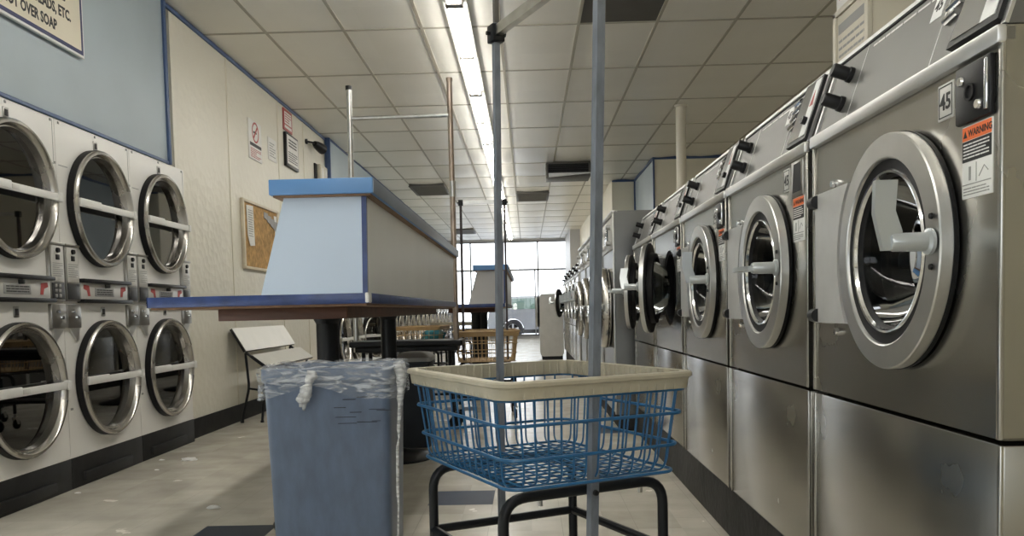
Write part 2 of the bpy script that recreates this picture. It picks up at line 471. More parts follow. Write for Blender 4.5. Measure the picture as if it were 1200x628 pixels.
    # wall behind the camera with an unseen window added to brighten the room
    b = B()
    b.box(-3.6, XR, YB-.15, YB, 0, .9); b.box(-3.6, XR, YB-.15, YB, 2.45, HC)
    b.box(-3.6, -1.9, YB-.15, YB, .9, 2.45); b.box(1.1, XR, YB-.15, YB, .9, 2.45)
    struct(b.build('wall_back', 'bulk_cream'))
    b = B()
    for x in (-1.88, -.4, 1.08): b.box(x-.03, x+.03, YB-.1, YB-.04, .9, 2.45)
    b.box(-1.9, 1.1, YB-.1, YB-.04, .9, .96); b.box(-1.9, 1.1, YB-.1, YB-.04, 2.39, 2.45)
    w = struct(b.build('added_back_window', 'light_metal'))
    b = B(); b.box(-1.9, 1.1, YB-.075, YB-.07, .9, 2.45); b.build('pane', 'glass', w)
    # plinths
    b = B(); b.box(.765, 1.62, 1.0, 6.0, 0, .195, .012); struct(b.build('plinth_right', 'plinth'))
    b = B(); b.box(.66, 1.6, 6.06, 10.04, 0, .12, .012); b.box(.66, 1.5, 10.08, 14.48, 0, .195, .012); struct(b.build('plinth_far', 'plinth'))
    # outside
    b = B(); b.box(-40, 40, YF+.15, 90, -.3, -.10); struct(b.build('ground', 'asphalt', smooth=0))
    # lamps
    zt = HC-.006
    first = None; k = 0
    for k in range(13):
        y0 = 5.94+2.44*(k-5)
        if y0 < YB+.3 or y0+2.44 > YF-.1: continue
        vis = k-4
        lab = ['bare twin tube fluorescent strip light behind the camera', 'bare twin tube fluorescent strip light cut by the top edge of the picture', None][min(2, max(0, vis+0))] if vis < 2 else None
        if vis <= 0: lab = 'bare twin tube fluorescent strip light overhead, outside the view'  # lamps out of view, row carried on to add brightness
        elif vis == 1: lab = 'bare fluorescent strip light above the carts, first of the ceiling row to show whole tubes'
        else: lab = 'bare fluorescent strip light, %s along the ceiling row counted towards the shop window' % ORD[vis-1]
        if first is None:
            t = thing('strip_light', lab, 'ceiling light', (-.465, y0+1.22, zt), 0, 'fluorescent strip lights along the ceiling'); first = t
            b = B(); b.prism([(-.085, -1.215, 0), (.085, -1.215, 0), (.085, -1.215, -.028), (.018, -1.215, -.046), (-.018, -1.215, -.046), (-.085, -1.215, -.028)], (0, 2.43, 0)); b.build('housing', 'strip_housing', t)
            for yy in (-.61, .61):
                for s in (-1, 1):
                    b = B(); b.cyl((s*.036, yy-.585, -.056), (s*.036, yy+.585, -.056), .0145, 12); b.build('tube', 'tube', t)
            for yy in (-1.2, 0, 1.2):
                b = B(); b.box(-.062, .062, yy-.016, yy+.016, -.076, 0, .004); b.build('socket', 'socket', t)
        else:
            dup(first, (-.465, y0+1.22, zt), None, lab)

build_setting()

# ------------------------------------------------------------------ front-load washers (local: front faces -y, x to the viewer's right)
def lines(b, x0, x1, z0, z1, n, y, fill=.5, seed=0):
    rnd = random.Random(seed)
    h = (z1-z0)/n
    for i in range(n):
        z = z1-(i+.5)*h
        x = x0
        xe = x0+(x1-x0)*(1 if rnd.random() < .7 else rnd.uniform(.5, .9))
        while x < xe-.001:
            w = min(rnd.uniform(.06, .22)*(x1-x0), xe-x)
            b.box(x, x+w*.86, y-.0006, y, z-h*fill/2, z+h*fill/2); x += w

def make_washer(label, Wd=.875, door_open=0., handle='up', coin='plate', seed=0, loc=(0, 0, 0), rz=-pi/2, group=None):
    h = Wd/2; D = .80; ZP = .2
    t = thing('front_load_washer', label, 'washing machine', loc, rz, group)
    cx, cz = .07, 1.0
    # cabinet: open front box + panel with the drum hole
    b = B()
    b.panel_hole(-h, h, .672, 1.33, cx, cz, .198, 0)
    b.box(-h, -h+.004, 0.0005, D, .672, 1.33); b.box(h-.004, h, .0005, D, .672, 1.33)
    b.box(-h, h, D-.004, D, .672, 1.33); b.box(-h, h, .0005, D, .672, .676)
    b.box(-h, -h+.012, -.006, .004, .672, 1.305, .003); b.box(h-.012, h, -.006, .004, .672, 1.305, .003)
    b.build('cabinet', 'steel', t, smooth=30)
    b = B(); b.box(-h, h, 0.0, D, ZP, .664, .004); b.box(-h, -h+.01, -.004, .003, ZP, .664, .002); b.box(h-.01, h, -.004, .003, ZP, .664, .002)
    b.build('lower_panel', 'steel', t)
    b = B(); b.box(-h, h, -.014, .02, 1.302, 1.332, .005); b.build('front_band', 'light_metal', t)
    # sloped console
    s = V((0, .0635, .19)).normalized(); nrm = V((0, -.19, .0635)).normalized()
    def cf(x, u, n=0.): return V((x, .004, 1.332))+s*u+nrm*n
    b = B(); b.prism([(-h, .004, 1.332), (-h, .0665, 1.52), (-h, .30, 1.52), (-h, .45, 1.332)], (Wd, 0, 0)); con = b.build('console', 'console_steel', t)
    b = B()
    for x0, x1 in ((-h, -h+.014), (h-.014, h)):
        b.prism([cf(x0, 0), cf(x1, 0), cf(x1, .198), cf(x0, .198)], nrm*.006)
    b.prism([cf(-h, .188), cf(h, .188), cf(h, .2), cf(-h, .2)], nrm*.006)
    b.build('console_edge', 'light_metal', con)
    b = B(); b.prism([cf(-h+.014, .1845), cf(h-.014, .1845), cf(h-.014, .188), cf(-h+.014, .188)], nrm*.003)
    b.build('dark_line', 'black', con)
    for u in (.055, .128):
        b = B(); o = cf(-.30, u)
        b.lathe([(0, .05), (.014, .05), (.0165, .046), (.0165, .012), (.019, .010), (.019, 0)], o, nrm, 20)
        b.build('knob', 'black', t)
    b = B()
    for x in (-.235, .17): b.prism([cf(x, .004), cf(x+.0025, .004), cf(x+.0025, .184), cf(x, .184)], nrm*.0012)
    b.build('score_line', 'light_metal', con)
    b = B()
    mx = face_mx(cf(0, 0, .0004), (1, 0, 0), s)
    lines(b, -.20, .12, .166, .174, 1, 0, .6, seed+3)
    for v in b.bm.verts: v.co = mx @ V((v.co.x, v.co.z, -v.co.y))
    b.build('printed_text', 'light_metal', con)
    b = B(); b.prism([cf(.105, .115), cf(.15, .115), cf(.15, .17), cf(.105, .17)], nrm*.0015); pl = b.build('number_label', 'white', con)
    lettering('45', .032, 'ink', con, face_mx(cf(.1275, .1425, .0018), (1, 0, 0), s), 'number', 'CENTER', .0003, .0006)
    for u in (.085, .108, .131, .154):
        b = B(); b.tube([cf(.195, u+.0, .006), cf(.235, u+.007, .006)], .0075, 10); b.build('button', 'chrome', t)
    # display with black surround, chrome face and white strip
    b = B(); b.prism([cf(.262, .008), cf(.425, .008), cf(.418, .186), cf(.285, .186)], nrm*.014); d = b.build('display_housing', 'black', t)
    b = B(); b.prism([cf(.270, .02, .0142), cf(.365, .02, .0142), cf(.365, .18, .0142), cf(.290, .18, .0142)], nrm*.0015); b.build('display_face', 'chrome', d)
    b = B(); b.prism([cf(.367, .02, .0142), cf(.412, .02, .0142), cf(.408, .18, .0142), cf(.367, .18, .0142)], nrm*.0015); b.build('instruction_strip', 'white', d)
    b = B(); b.prism([cf(.375, .105, .0158), cf(.402, .105, .0158), cf(.388, .15, .0158)], nrm*.0006); b.build('red_triangle', 'red', d)
    b = B(); b.cyl(cf(.388, .062, .0155), cf(.388, .062, .028), .011, 14); b.build('start_button', 'black', d)
    # number plate, coin box, warning label on the front
    b = B(); b.box(.227, .282, -.003, .001, 1.224, 1.288, .001)
    pl = b.build('number_plate', 'panel_silver', t)
    lettering('45', .04, 'ink', pl, face_mx((.2545, -.0034, 1.254), (1, 0, 0), (0, 0, 1)), 'number', 'CENTER', .0003, .0008)
    b = B()
    for a in ((.231, .278, 1.228, 1.230), (.231, .278, 1.282, 1.284), (.231, .233, 1.228, 1.284), (.276, .278, 1.228, 1.284)): b.box(a[0], a[1], -.0036, -.003, a[2], a[3])
    b.build('plate_border', 'ink', pl)
    if coin == 'plate':
        b = B(); b.box(.298, .408, -.009, .002, 1.2, 1.297, .004); cb = b.build('coin_box', 'black', t)
        for x, z in ((.322, 1.272), (.378, 1.222)):
            b = B(); b.lathe([(0, .006), (.007, .006), (.009, .002), (.009, 0)], (x, -.009, z), (0, -1, 0), 18); b.build('screw', 'chrome', cb)
        b = B(); b.lathe([(.015, 0), (.015, .004), (.011, .004), (.010, .001), (0, .001)], (.35, -.009, 1.248), (0, -1, 0), 24); b.build('coin_lock', 'rubber', cb)
        b = B(); b.box(.396, .405, -.013, -.008, 1.208, 1.29, .002); b.build('coin_guide', 'chrome', cb)
    else:
        b = B(); b.box(.306, .402, -.006, .002, 1.196, 1.297, .003); cb = b.build('coin_box', 'coin_plate', t)
        b = B(); b.prism([(.318, -.0068, 1.21), (.390, -.0068, 1.21), (.385, -.0068, 1.288), (.330, -.0068, 1.288)], (0, .001, 0)); b.build('coin_opening', 'rubber', cb)
    b = B(); b.box(.311, .405, -.0022, .001, 1.073, 1.196, .0008); wl = b.build('warning_label', 'white', t)
    b = B(); b.box(.313, .403, -.0028, -.002, 1.171, 1.194); b.build('orange_band', 'orange', wl)
    b = B(); b.box(.313, .403, -.0028, -.002, 1.135, 1.170); b.build('black_band', 'ink', wl)
    lettering('WARNING', .0165, 'ink', wl, face_mx((.332, -.0031, 1.1815), (1, 0, 0), (0, 0, 1)), 'warning_word', 'LEFT', .0002, .0003, .92)
    b = B(); b.prism([(.317, -.003, 1.176), (.329, -.003, 1.176), (.323, -.003, 1.188)], (0, -.0004, 0)); b.build('alert_triangle', 'ink', wl)
    b = B(); lines(b, .317, .398, 1.139, 1.167, 5, -.0028, .4, seed); b.build('white_print', 'white', wl)
    b = B(); lines(b, .317, .398, 1.077, 1.092, 3, -.0022, .4, seed+1)
    b.box(.314, .402, -.003, -.0022, 1.0955, 1.0972); b.box(.357, .358, -.003, -.0022, 1.099, 1.131)
    b.box(.334, .340, -.003, -.0022, 1.103, 1.126); b.tube([(.366, -.0026, 1.106), (.382, -.0026, 1.122), (.394, -.0026, 1.112)], .0008, 5)
    b.build('black_print', 'inkgrey', wl)
    # drum
    b = B(); b.lathe([(.197, -.01), (.192, -.03), (.20, -.06), (.25, -.07), (.25, -.45), (0, -.47)], (cx, 0, cz), (0, -1, 0), 48)
    for k in range(3):
        a = k*2*pi/3+.5
        b.box(-.02, .02, .1, .42, .19, .25, .01, 2, Matrix.Translation((cx, 0, cz)) @ Matrix.Rotation(a, 4, 'Y'))
    b.build('drum', 'drum', t)
    b = B(); b.lathe([(.2, -.004), (.2, -.05), (.176, -.055), (.17, -.03), (.178, -.006)], (cx, 0, cz), (0, -1, 0), 48, True); b.build('door_gasket', 'rubber', t)
    # hinge plate
    b = B()
    arc = [(cx+.252*cos(a), 0, cz+.252*sin(a)) for a in [pi-.62+1.24*i/12 for i in range(13)]]
    b.prism([(-.327, -.002, cz+.168), (arc[0][0]+.02, -.002, cz+.168)]+[(p[0], -.002, p[2]) for p in arc]+[(arc[-1][0]+.02, -.002, cz-.148), (-.327, -.002, cz-.148)], (0, -.034, 0))
    hp = b.build('hinge_plate', 'hinge_paint', t)
    for z in (cz+.15, cz-.13):
        b = B(); b.lathe([(0, .026), (.013, .026), (.0165, .022), (.0165, -.012), (0, -.012)], (-.322, -.036, z), (-1, 0, 0), 16); b.build('hinge_cap', 'black', hp)
    for x, z in ((-.285, cz+.19), (-.265, cz-.17)):
        b = B(); b.lathe([(0, .012), (.008, .012), (.010, .004), (.010, 0)], (x, 0, z), (0, -1, 0), 14); b.build('bumper_stud', 'chrome', hp)
    # door, hung at the hinge so it can stand ajar
    hx = -.23
    ox = cx-hx
    b = B(); b.lathe([(.2365, .006), (.2365, .028), (.2345, .031), (.190, .033), (.187, .031), (.184, .02), (.19, .004)], (ox, 0, 0), (0, -1, 0), 96, True)
    door = b.build('door', 'ring_grey', t, (hx, -.006, cz), (0, 0, -door_open), smooth=25)
    b = B(); b.lathe([(.2385, .007), (.236, -.003), (.19, -.004), (.186, -.03), (.165, -.034), (.150, -.006), (.152, .010), (.166, .024), (.186, .026), (.19, .004)], (ox, 0, 0), (0, -1, 0), 64, True); b.build('door_seal', 'rubber', door)
    b = B(); b.lathe([(.166, .022), (.163, .028), (.159, .027), (.156, .020), (.160, .014)], (ox, 0, 0), (0, -1, 0), 64, True); b.build('inner_chrome_ring', 'chrome', door)
    b = B(); b.lathe([(.151, .008), (.142, -.03), (.112, -.075), (.06, -.095), (0, -.10)], (ox, 0, 0), (0, -1, 0), 48); b.build('door_glass', 'washer_glass', door)
    hd = B()
    hd.lathe([(.024, 0), (.024, .006), (.017, .010), (.0165, .066), (.014, .072), (0, .072)], (0, 0, 0), (0, -1, 0), 24)
    hd.prism([(-.008, -.05, -.014), (-.008, -.086, -.014), (-.008, -.094, .02), (-.008, -.101, .052), (-.008, -.099, .110), (-.008, -.060, .110), (-.008, -.064, .056), (-.008, -.052, .02)], (.014, 0, 0))
    if handle == 'side': hd.xform(Matrix.Rotation(-pi/2, 4, 'Y'))
    if handle == 'tilt': hd.xform(Matrix.Rotation(-.5, 4, 'Y'))
    hd.build('handle', 'handle_metal', door, (ox+.208, -.034, .005))
    for z in (-.04, .05):
        b = B(); b.lathe([(0, .004), (.005, .004), (.006, 0)], (ox+.212, -.034, z), (0, -1, 0), 10); b.build('handle_bolt', 'black', door)
    return t

XW = .76
ys = [1.345, 2.262, 3.18, 4.10, 5.02]
make_washer('large steel front load washer cut by the picture edge, first of the row, door shut', handle='up', coin='plate', seed=1, loc=(XW, ys[0]+.4375, 0), group='steel washers beside the carts')
make_washer('steel front load washer, second of the row, with its door handle turned level', handle='side', coin='hole', seed=2, loc=(XW, ys[1]+.4375, 0), group='steel washers beside the carts')
make_washer('steel front load washer, third of the row, closed door with handle turned up', handle='up', coin='plate', seed=3, loc=(XW, ys[2]+.4375, 0), group='steel washers beside the carts')
w4 = make_washer('steel front load washer, fourth of the row, with its door standing ajar', handle='tilt', door_open=.30, coin='plate', seed=4, loc=(XW, ys[3]+.4375, 0), group='steel washers beside the carts')
make_washer('steel front load washer, last of the row beside the tall steel cabinet, door ajar', handle='side', door_open=.24, coin='hole', seed=5, loc=(XW, ys[4]+.4375, 0), group='steel washers beside the carts')

# ------------------------------------------------------------------ tall big-drum washers further on
def make_big_washer(label, loc):
    t = thing('tall_washer', label, 'washing machine', loc, -pi/2, 'tall washers beyond the steel row')
    h = .49
    b = B(); b.panel_hole(-h, h, .12, 1.32, 0, .90, .25, 0)
    b.box(-h, -h+.004, .0005, .95, .12, 1.6); b.box(h-.004, h, .0005, .95, .12, 1.6); b.box(-h, h, .946, .95, .12, 1.6); b.box(-h, h, .0005, .95, 1.596, 1.6); b.box(-h, h, .0005, .95, .12, .124)
    b.box(-h, h, 0, .02, 1.32, 1.6)
    b.build('cabinet', 'steel_side', t, smooth=30)
    b = B(); b.box(-h, h, -.02, .03, 1.585, 1.605, .006); b.box(-h, -h+.018, -.012, .0, .12, 1.585, .004); b.box(h-.018, h, -.012, .0, .12, 1.585, .004); b.build('edge_trim', 'light_metal', t)
    b = B(); b.box(-h+.03, h-.03, -.010, .002, 1.33, 1.56, .004); c = b.build('control_panel', 'panel_silver', t)
    for x in (-.3, .30):
        for z in (1.38, 1.50):
            b = B(); b.lathe([(0, .035), (.016, .035), (.02, .03), (.02, 0)], (x, -.01, z), (0, -1, 0), 16); b.build('knob', 'alu', c)
    b = B(); b.box(-.12, .12, -.014, -.009, 1.39, 1.5, .003); b.build('display', 'display', c)
    b = B(); b.lathe([(.25, -.01), (.30, -.06), (.30, -.5), (0, -.52)], (0, 0, .9), (0, -1, 0), 40); b.build('drum', 'drum', t)
    b = B(); b.lathe([(.31, .01), (.31, .05), (.30, .07), (.262, .075), (.245, .06), (.25, .01)], (.33, 0, 0), (0, -1, 0), 56, True); d = b.build('door', 'dryer_ring', t, (-.33, 0, .9))
    b = B(); b.lathe([(.312, .03), (.305, .001), (.25, .0), (.22, .02), (.25, .055)], (.33, 0, 0), (0, -1, 0), 48, True); b.build('door_seal', 'rubber', d)
    b = B(); b.lathe([(.235, .03), (.2, -.04), (.1, -.09), (0, -.10)], (.33, 0, 0), (0, -1, 0), 40); b.build('door_glass', 'washer_glass', d)
    b = B(); b.box(.58, .66, -.12, -.06, -.03, .03, .012); b.box(.63, .66, -.13, -.09, -.12, .03, .01); b.build('handle', 'chrome', d)
    b = B(); b.box(-.37, -.28, -.05, .0, .74, 1.06, .01); b.build('hinge_plate', 'light_metal', t)
    return t
bw = make_big_washer('tall big-drum washer whose bare steel side faces the five washer row', (.64, 6.56, 0))
for k in range(1, 4):
    dup(bw, (.64, 6.56+.99*k, 0), None, 'tall big-drum washer, %s of four beyond the steel washer row' % ORD[k])
# copies of the smaller washer continue the line
for k in range(5):
    dup(w4 if k == 4 else bpy.data.objects['front_load_washer'], (.64, 10.55+.9*k, 0), None, 'small washer in the distant line past the tall washers, %s of five' % ORD[k], 'washers in the distance')

def make_old_washer():
    t = thing('cabinet_washer', 'beige side-on washer standing out at the end of the distant washer line', 'washing machine', (.22, 15.3, 0), -pi/2)
    b = B()
    poly = fillet([(0, 0, .06), (0, 0, 1.18), (0, .42, 1.18), (0, .42, .06)], .07, 6, True)
    b.prism([(p.x-.4, p.y, p.z) for p in poly], (.8, 0, 0)); b.build('cabinet', 'panel_silver', t)
    b = B(); b.box(-.38, .38, .03, .40, 0, .07); b.build('base', 'black_metal', t)
    b = B(); b.lathe([(.27, 0), (.27, .05), (.24, .07), (.20, .06), (.2, 0)], (0, 0, .86), (0, -1, 0), 48, True); d = b.build('door', 'ring_grey', t)
    b = B(); b.lathe([(.275, .04), (.275, .0), (.2, .0), (.205, .05)], (0, 0, .86), (0, -1, 0), 48, True); b.build('door_seal', 'rubber', d)
    b = B(); b.lathe([(.2, .03), (.1, .05), (0, .055)], (0, 0, .86), (0, -1, 0), 32); b.build('door_glass', 'washer_glass', d)
    b = B(); b.box(-.34, .34, -.01, .004, 1.02, 1.12, .01); b.build('control_strip', 'black', t)
make_old_washer()

# ------------------------------------------------------------------ stacked dryers (local x runs along the wall)
def make_dryer(label, loc, group):
    t = thing('stacked_dryer', label, 'dryer', loc, pi/2, group)
    h = .405; r = .326; zu, zl = 1.526, .567
    b = B()
    b.panel_hole(-h, h, 1.10, 1.95, 0, zu, .295, 0); b.panel_hole(-h, h, .165, 1.10, 0, zl, .295, 0)
    b.box(-h, -h+.003, .0005, .75, .165, 1.95); b.box(h-.003, h, .0005, .75, .165, 1.95)
    b.box(-h, h, .0005, .75, 1.947, 1.95); b.box(-h, h, .747, .75, .165, 1.95); b.box(-h, h, .0005, .75, .165, .168)
    b.build('cabinet', 'white_enamel', t, smooth=30)
    b = B()
    # service panel seams and pins
    for x0, x1, z0, z1 in ((-.385, -.30, 1.712, 1.716), (.30, .385, 1.712, 1.716), (.385, .388, 1.712, 1.94), (-.385, -.36, .42, .432), (.33, .39, .42, .436)): b.box(x0, x1, -.0012, .001, z0, z1)
    for x, z in ((-.37, 1.935), (.0, 1.935), (.37, 1.935), (.392, 1.72)): b.box(x-.006, x+.006, -.004, .001, z-.006, z+.006)
    b.build('panel_seam', 'inkgrey', t)
    b = B(); b.box(-h, h, -.004, .05, 0, .163, .003); b.box(-.30, .24, -.022, 0, .022, .075, .006); b.build('kick_plate', 'kick', t)
    for i, z in enumerate((zu, zl)):
        b = B(); b.lathe([(.295, -.002), (.27, -.05), (.33, -.06), (.33, -.6), (0, -.62)], (0, 0, z), (0, -1, 0), 40)
        b.build('drum', 'drum', t)
        b = B(); b.lathe([(r, .03), (r, .048), (r-.008, .056), (r-.02, .056), (r-.030, .045), (.287, .0), (.280, .0), (.287, .03)], (r, 0, 0), (0, -1, 0), 64, True)
        d = b.build('door', 'dryer_ring', t, (-r, -.003, z))
        b = B(); b.lathe([(r+.003, .036), (r+.003, .0), (r-.03, .0), (r-.02, .03)], (r, 0, 0), (0, -1, 0), 64, True); b.build('door_seal', 'rubber', d)  # black band puts the shadow on the ring's outer side into its colour
        b = B(); b.lathe([(.285, .006), (.285, .0), (0, .0), (0, .006)], (r, 0, 0), (0, -1, 0), 48); b.build('door_glass', 'dark_glass', d)
        b = B(); b.box(.012, 2*r-.006, -.068, -.054, -.019, .019, .004); b.box(.012, .23, -.072, -.052, -.014, .026, .005); b.box(2*r-.035, 2*r-.003, -.075, -.045, -.024, .024, .004)
        st = b.build('strap', 'off_white_lam', d)
        b = B(); b.box(.235, .29, -.0705, -.067, -.011, .012, .002); b.build('sticker', 'panel_silver', st)
        zz = z+.358 if i == 0 else z+.378
        b = B(); b.box(-.022, .022, -.005, .001, zz-.026, zz+.026, .003); n = b.build('number_tag', 'coin_plate', t)
        b = B(); b.box(-.014, .014, -.0062, -.0045, zz-.016, zz+.016, .001); b.box(-.004, .004, -.007, -.005, zz-.01, zz+.01); b.build('tag_face', ['ink'], n)
    # control strip with ledges
    b = B(); b.box(-.262, .262, -.022, .001, 1.012, 1.105, .003); c = b.build('control_panel', 'panel_silver', t)
    for z0, z1, d in ((1.103, 1.124, .048), (.992, 1.013, .05)):
        b = B(); b.box(-.27, .27, -d, .001, z0, z1, .004); b.build('ledge', 'black', c)
    b = B(); b.box(-.12, .09, -.026, -.02, 1.03, 1.078, .003); b.build('display', 'inkgrey', c)
    b = B(); lines(b, -.105, .075, 1.036, 1.072, 3, -.0262, .5, 5); b.box(-.006, .006, -.05, -.02, 1.078, 1.1, .003); b.build('print', 'ink', c)
    b = B()
    for s in (-1, 1):
        b.prism([(s*.17, -.0226, 1.03), (s*.195, -.0226, 1.03), (s*.205, -.0226, 1.06), (s*.24, -.0226, 1.07), (s*.235, -.0226, 1.092), (s*.18, -.0226, 1.088)], (0, -.0006, 0))
    b.build('flame_mark', 'red', c)
    # coin plates at both sides
    for x0, x1 in ((-.402, -.268), (.268, .402)):
        xm = (x0+x1)/2
        b = B(); b.box(x0, x1, -.02, .001, 1.0, 1.298, .004); b.box(x0-.0, x1, -.03, -.0, 1.29, 1.302, .003); cp = b.build('coin_meter', 'coin_plate', t)
        b = B(); b.box(x0+.012, x1-.012, -.0235, -.019, 1.10, 1.285, .002); b.build('meter_face', 'panel_silver', cp)
        b = B(); b.lathe([(0, .012), (.012, .012), (.014, 0)], (xm, -.023, 1.262), (0, -1, 0), 14); b.box(xm-.016, xm+.016, -.028, -.022, 1.213, 1.24, .002); b.build('coin_knob', 'black', cp)
        b = B(); lines(b, x0+.02, x1-.02, 1.125, 1.20, 7, -.0236, .35, 8); b.build('print', 'inkgrey', cp)
        b = B(); b.box(x0+.012, x1-.012, -.0235, -.019, 1.01, 1.094, .002); g = b.build('coin_slide', 'dark_grille', cp)
        b = B()
        for k in range(3):
            for q in range(2): b.box(x0+.03+q*.036, x0+.052+q*.036, -.0255, -.023, 1.018+k*.026, 1.036+k*.026, .001)
        b.build('slide_stud', 'brass' if x0 < 0 else 'coin_plate', g)
        b = B(); b.box(x0, x1, -.02, .001, .858, .985, .004); lp = b.build('lock_plate', 'coin_plate', t)
        b = B(); b.lathe([(0, .01), (.01, .01), (.013, 0)], (xm+.02, -.02, .915), (0, -1, 0), 14); b.lathe([(0, .012), (.009, .012), (.012, 0)], (xm-.02, -.02, .945), (0, -1, 0), 14); b.build('lock', 'chrome', lp)
        b = B(); b.prism([(x0+.03, -.012, .858), (x1-.01, -.012, .858), (xm+.04*(-1 if x0 > 0 else 1)+.015, -.012, .79), (xm+.04*(-1 if x0 > 0 else 1)-.015, -.012, .79)], (0, .01, 0)); b.build('coin_chute', 'light_metal', lp)
    return t
XD = -2.44
gr = 'stacked dryers in the bank by the soap sign'
d0 = make_dryer('white stacked dryer under the soap sign, cut by the picture edge', (XD, 3.935, 0), gr)
dup(d0, (XD, 4.75, 0), None, 'white stacked dryer in the middle of the three beside the blue edged table')
dup(d0, (XD, 5.565, 0), None, 'white stacked dryer at the end of the bank, touching the cream pebbled wall')
for k in range(19):
    y = 10.92+.815*k
    if y > YF-.5: break
    c = dup(d0, (XD, y, 0), None, 'white stacked dryer in the distant bank, %s past the corkboard wall' % ORD[k], 'stacked dryers in the distant bank')
    if k == 2:
        for ch in c.children:
            if ch.name.startswith('door') and ch.location.z < 1: ch.rotation_euler = (0, 0, -.5)

# ------------------------------------------------------------------ folding tables
def make_table(label, loc, canopy, cap, full=True, L=3.31):
    """local origin at floor under the front right corner of the top; x to the right, y away"""
    t = thing('folding_table', label, 'table', loc)
    w = .726
    b = B(); b.box(-w+.004, -.004, .004, L-.004, .936, .966, .002); top = b.build('tabletop', 'off_white_lam', t)
    b = B(); b.box(-w+.01, -.01, .01, L-.01, .926, .936); b.build('underside', 'plywood', top)
    b = B()
    b.box(-w, 0, 0, .006, .933, .967, .002); b.box(-w, -w+.006, 0, L, .933, .967, .002); b.box(-w, 0, L-.006, L, .933, .967, .002); b.box(-.006, 0, .05, L, .933, .967, .002)
    b.build('edge_band', 'edge_blue', top)
    b = B(); b.box(-.013, .001, -.001, .05, .934, .968, .004); b.build('chipped_corner', 'off_white_lam', top)
    b = B(); b.box(-.575, -.12, .22, .25, .884, .926, .003); b.box(-.575, -.12, L-.25, L-.22, .884, .926, .003); b.box(-.575, -.55, .25, L-.25, .884, .926); b.box(-.145, -.12, .25, L-.25, .884, .926)
    b.build('apron', 'wood_dark', t)
    for y in (.86, 2.42):
        b = B(); b.cyl((-.345, y, .02), (-.345, y, .9), .047, 28); b.lathe([(.047, .86), (.06, .885), (.06, .9)], (-.345, y, 0), (0, 0, 1), 28); p = b.build('pedestal', 'black_metal', t)
        b = B(); b.prism([(-.345-.2, y-.2, .905), (-.345+.2, y-.2, .905), (-.345+.2, y+.2, .905), (-.345-.2, y+.2, .905)], (0, 0, .021)); b.build('top_flange', 'black_metal', p)
        b = B(); b.lathe([(0, 0), (.25, 0), (.255, .012), (.24, .024), (.10, .05), (.055, .07), (.047, .09)], (-.345, y, 0), (0, 0, 1), 40); b.build('foot_plate', 'black_metal', p)
    # tapered riser along the table
    pr = [(-.358, .966), (-.011, .966), (-.006, 1.283), (-.271, 1.283)]
    b = B(); b.prism([(x, .035, z) for x, z in pr], (0, L-.09, 0)); r = b.build('riser', 'white_lam', t)
    pf = [(-.359, .966), (-.024, .966), (-.019, 1.283), (-.272, 1.283)]
    b = B(); b.prism([(x, .028, z) for x, z in pf], (0, .008, 0)); b.build('end_panel', canopy, r)
    b = B(); b.prism([(-.024, .026, .966), (-.008, .026, .966), (-.003, .026, 1.283), (-.019, .026, 1.283)], (0, .014, 0)); b.build('corner_strip', 'edge_blue', r)
    b = B(); b.box(-.311, .025, -.005, L+.005, 1.286, 1.336, .003); c = b.build('riser_cap', cap, r)
    b = B(); b.box(.025, .028, -.004, L+.004, 1.287, 1.335, .001); b.build('cap_side_shade', 'shaded_lam', c)  # greyer strip paints the less lit long side of the cap
    b = B(); b.box(-.30, .015, .004, L-.004, 1.280, 1.286); b.build('cap_underside', 'plywood', c)
    return t
make_table('long folding table with navy edge and pale blue ended riser behind the trash bin', (-.512, 2.69, 0), 'pale_blue', 'cap_blue')
make_table('distant folding table with grey ended riser in front of the shop window', (-.20, 7.95, 0), 'grey_lam', 'cap_blue')

# ------------------------------------------------------------------ laundry carts
def rrect(a, c, r, z, n=7):
    """rounded rectangle half sizes a (u), c (v)"""
    pts = []
    for sx, sy, a0 in ((1, 1, 0), (-1, 1, pi/2), (-1, -1, pi), (1, -1, 3*pi/2)):
        for k in range(n+1):
            q = a0+pi/2*k/n
            pts.append(V((sx*(a-r)+r*cos(q), sy*(c-r)+r*sin(q), z)))
    return pts

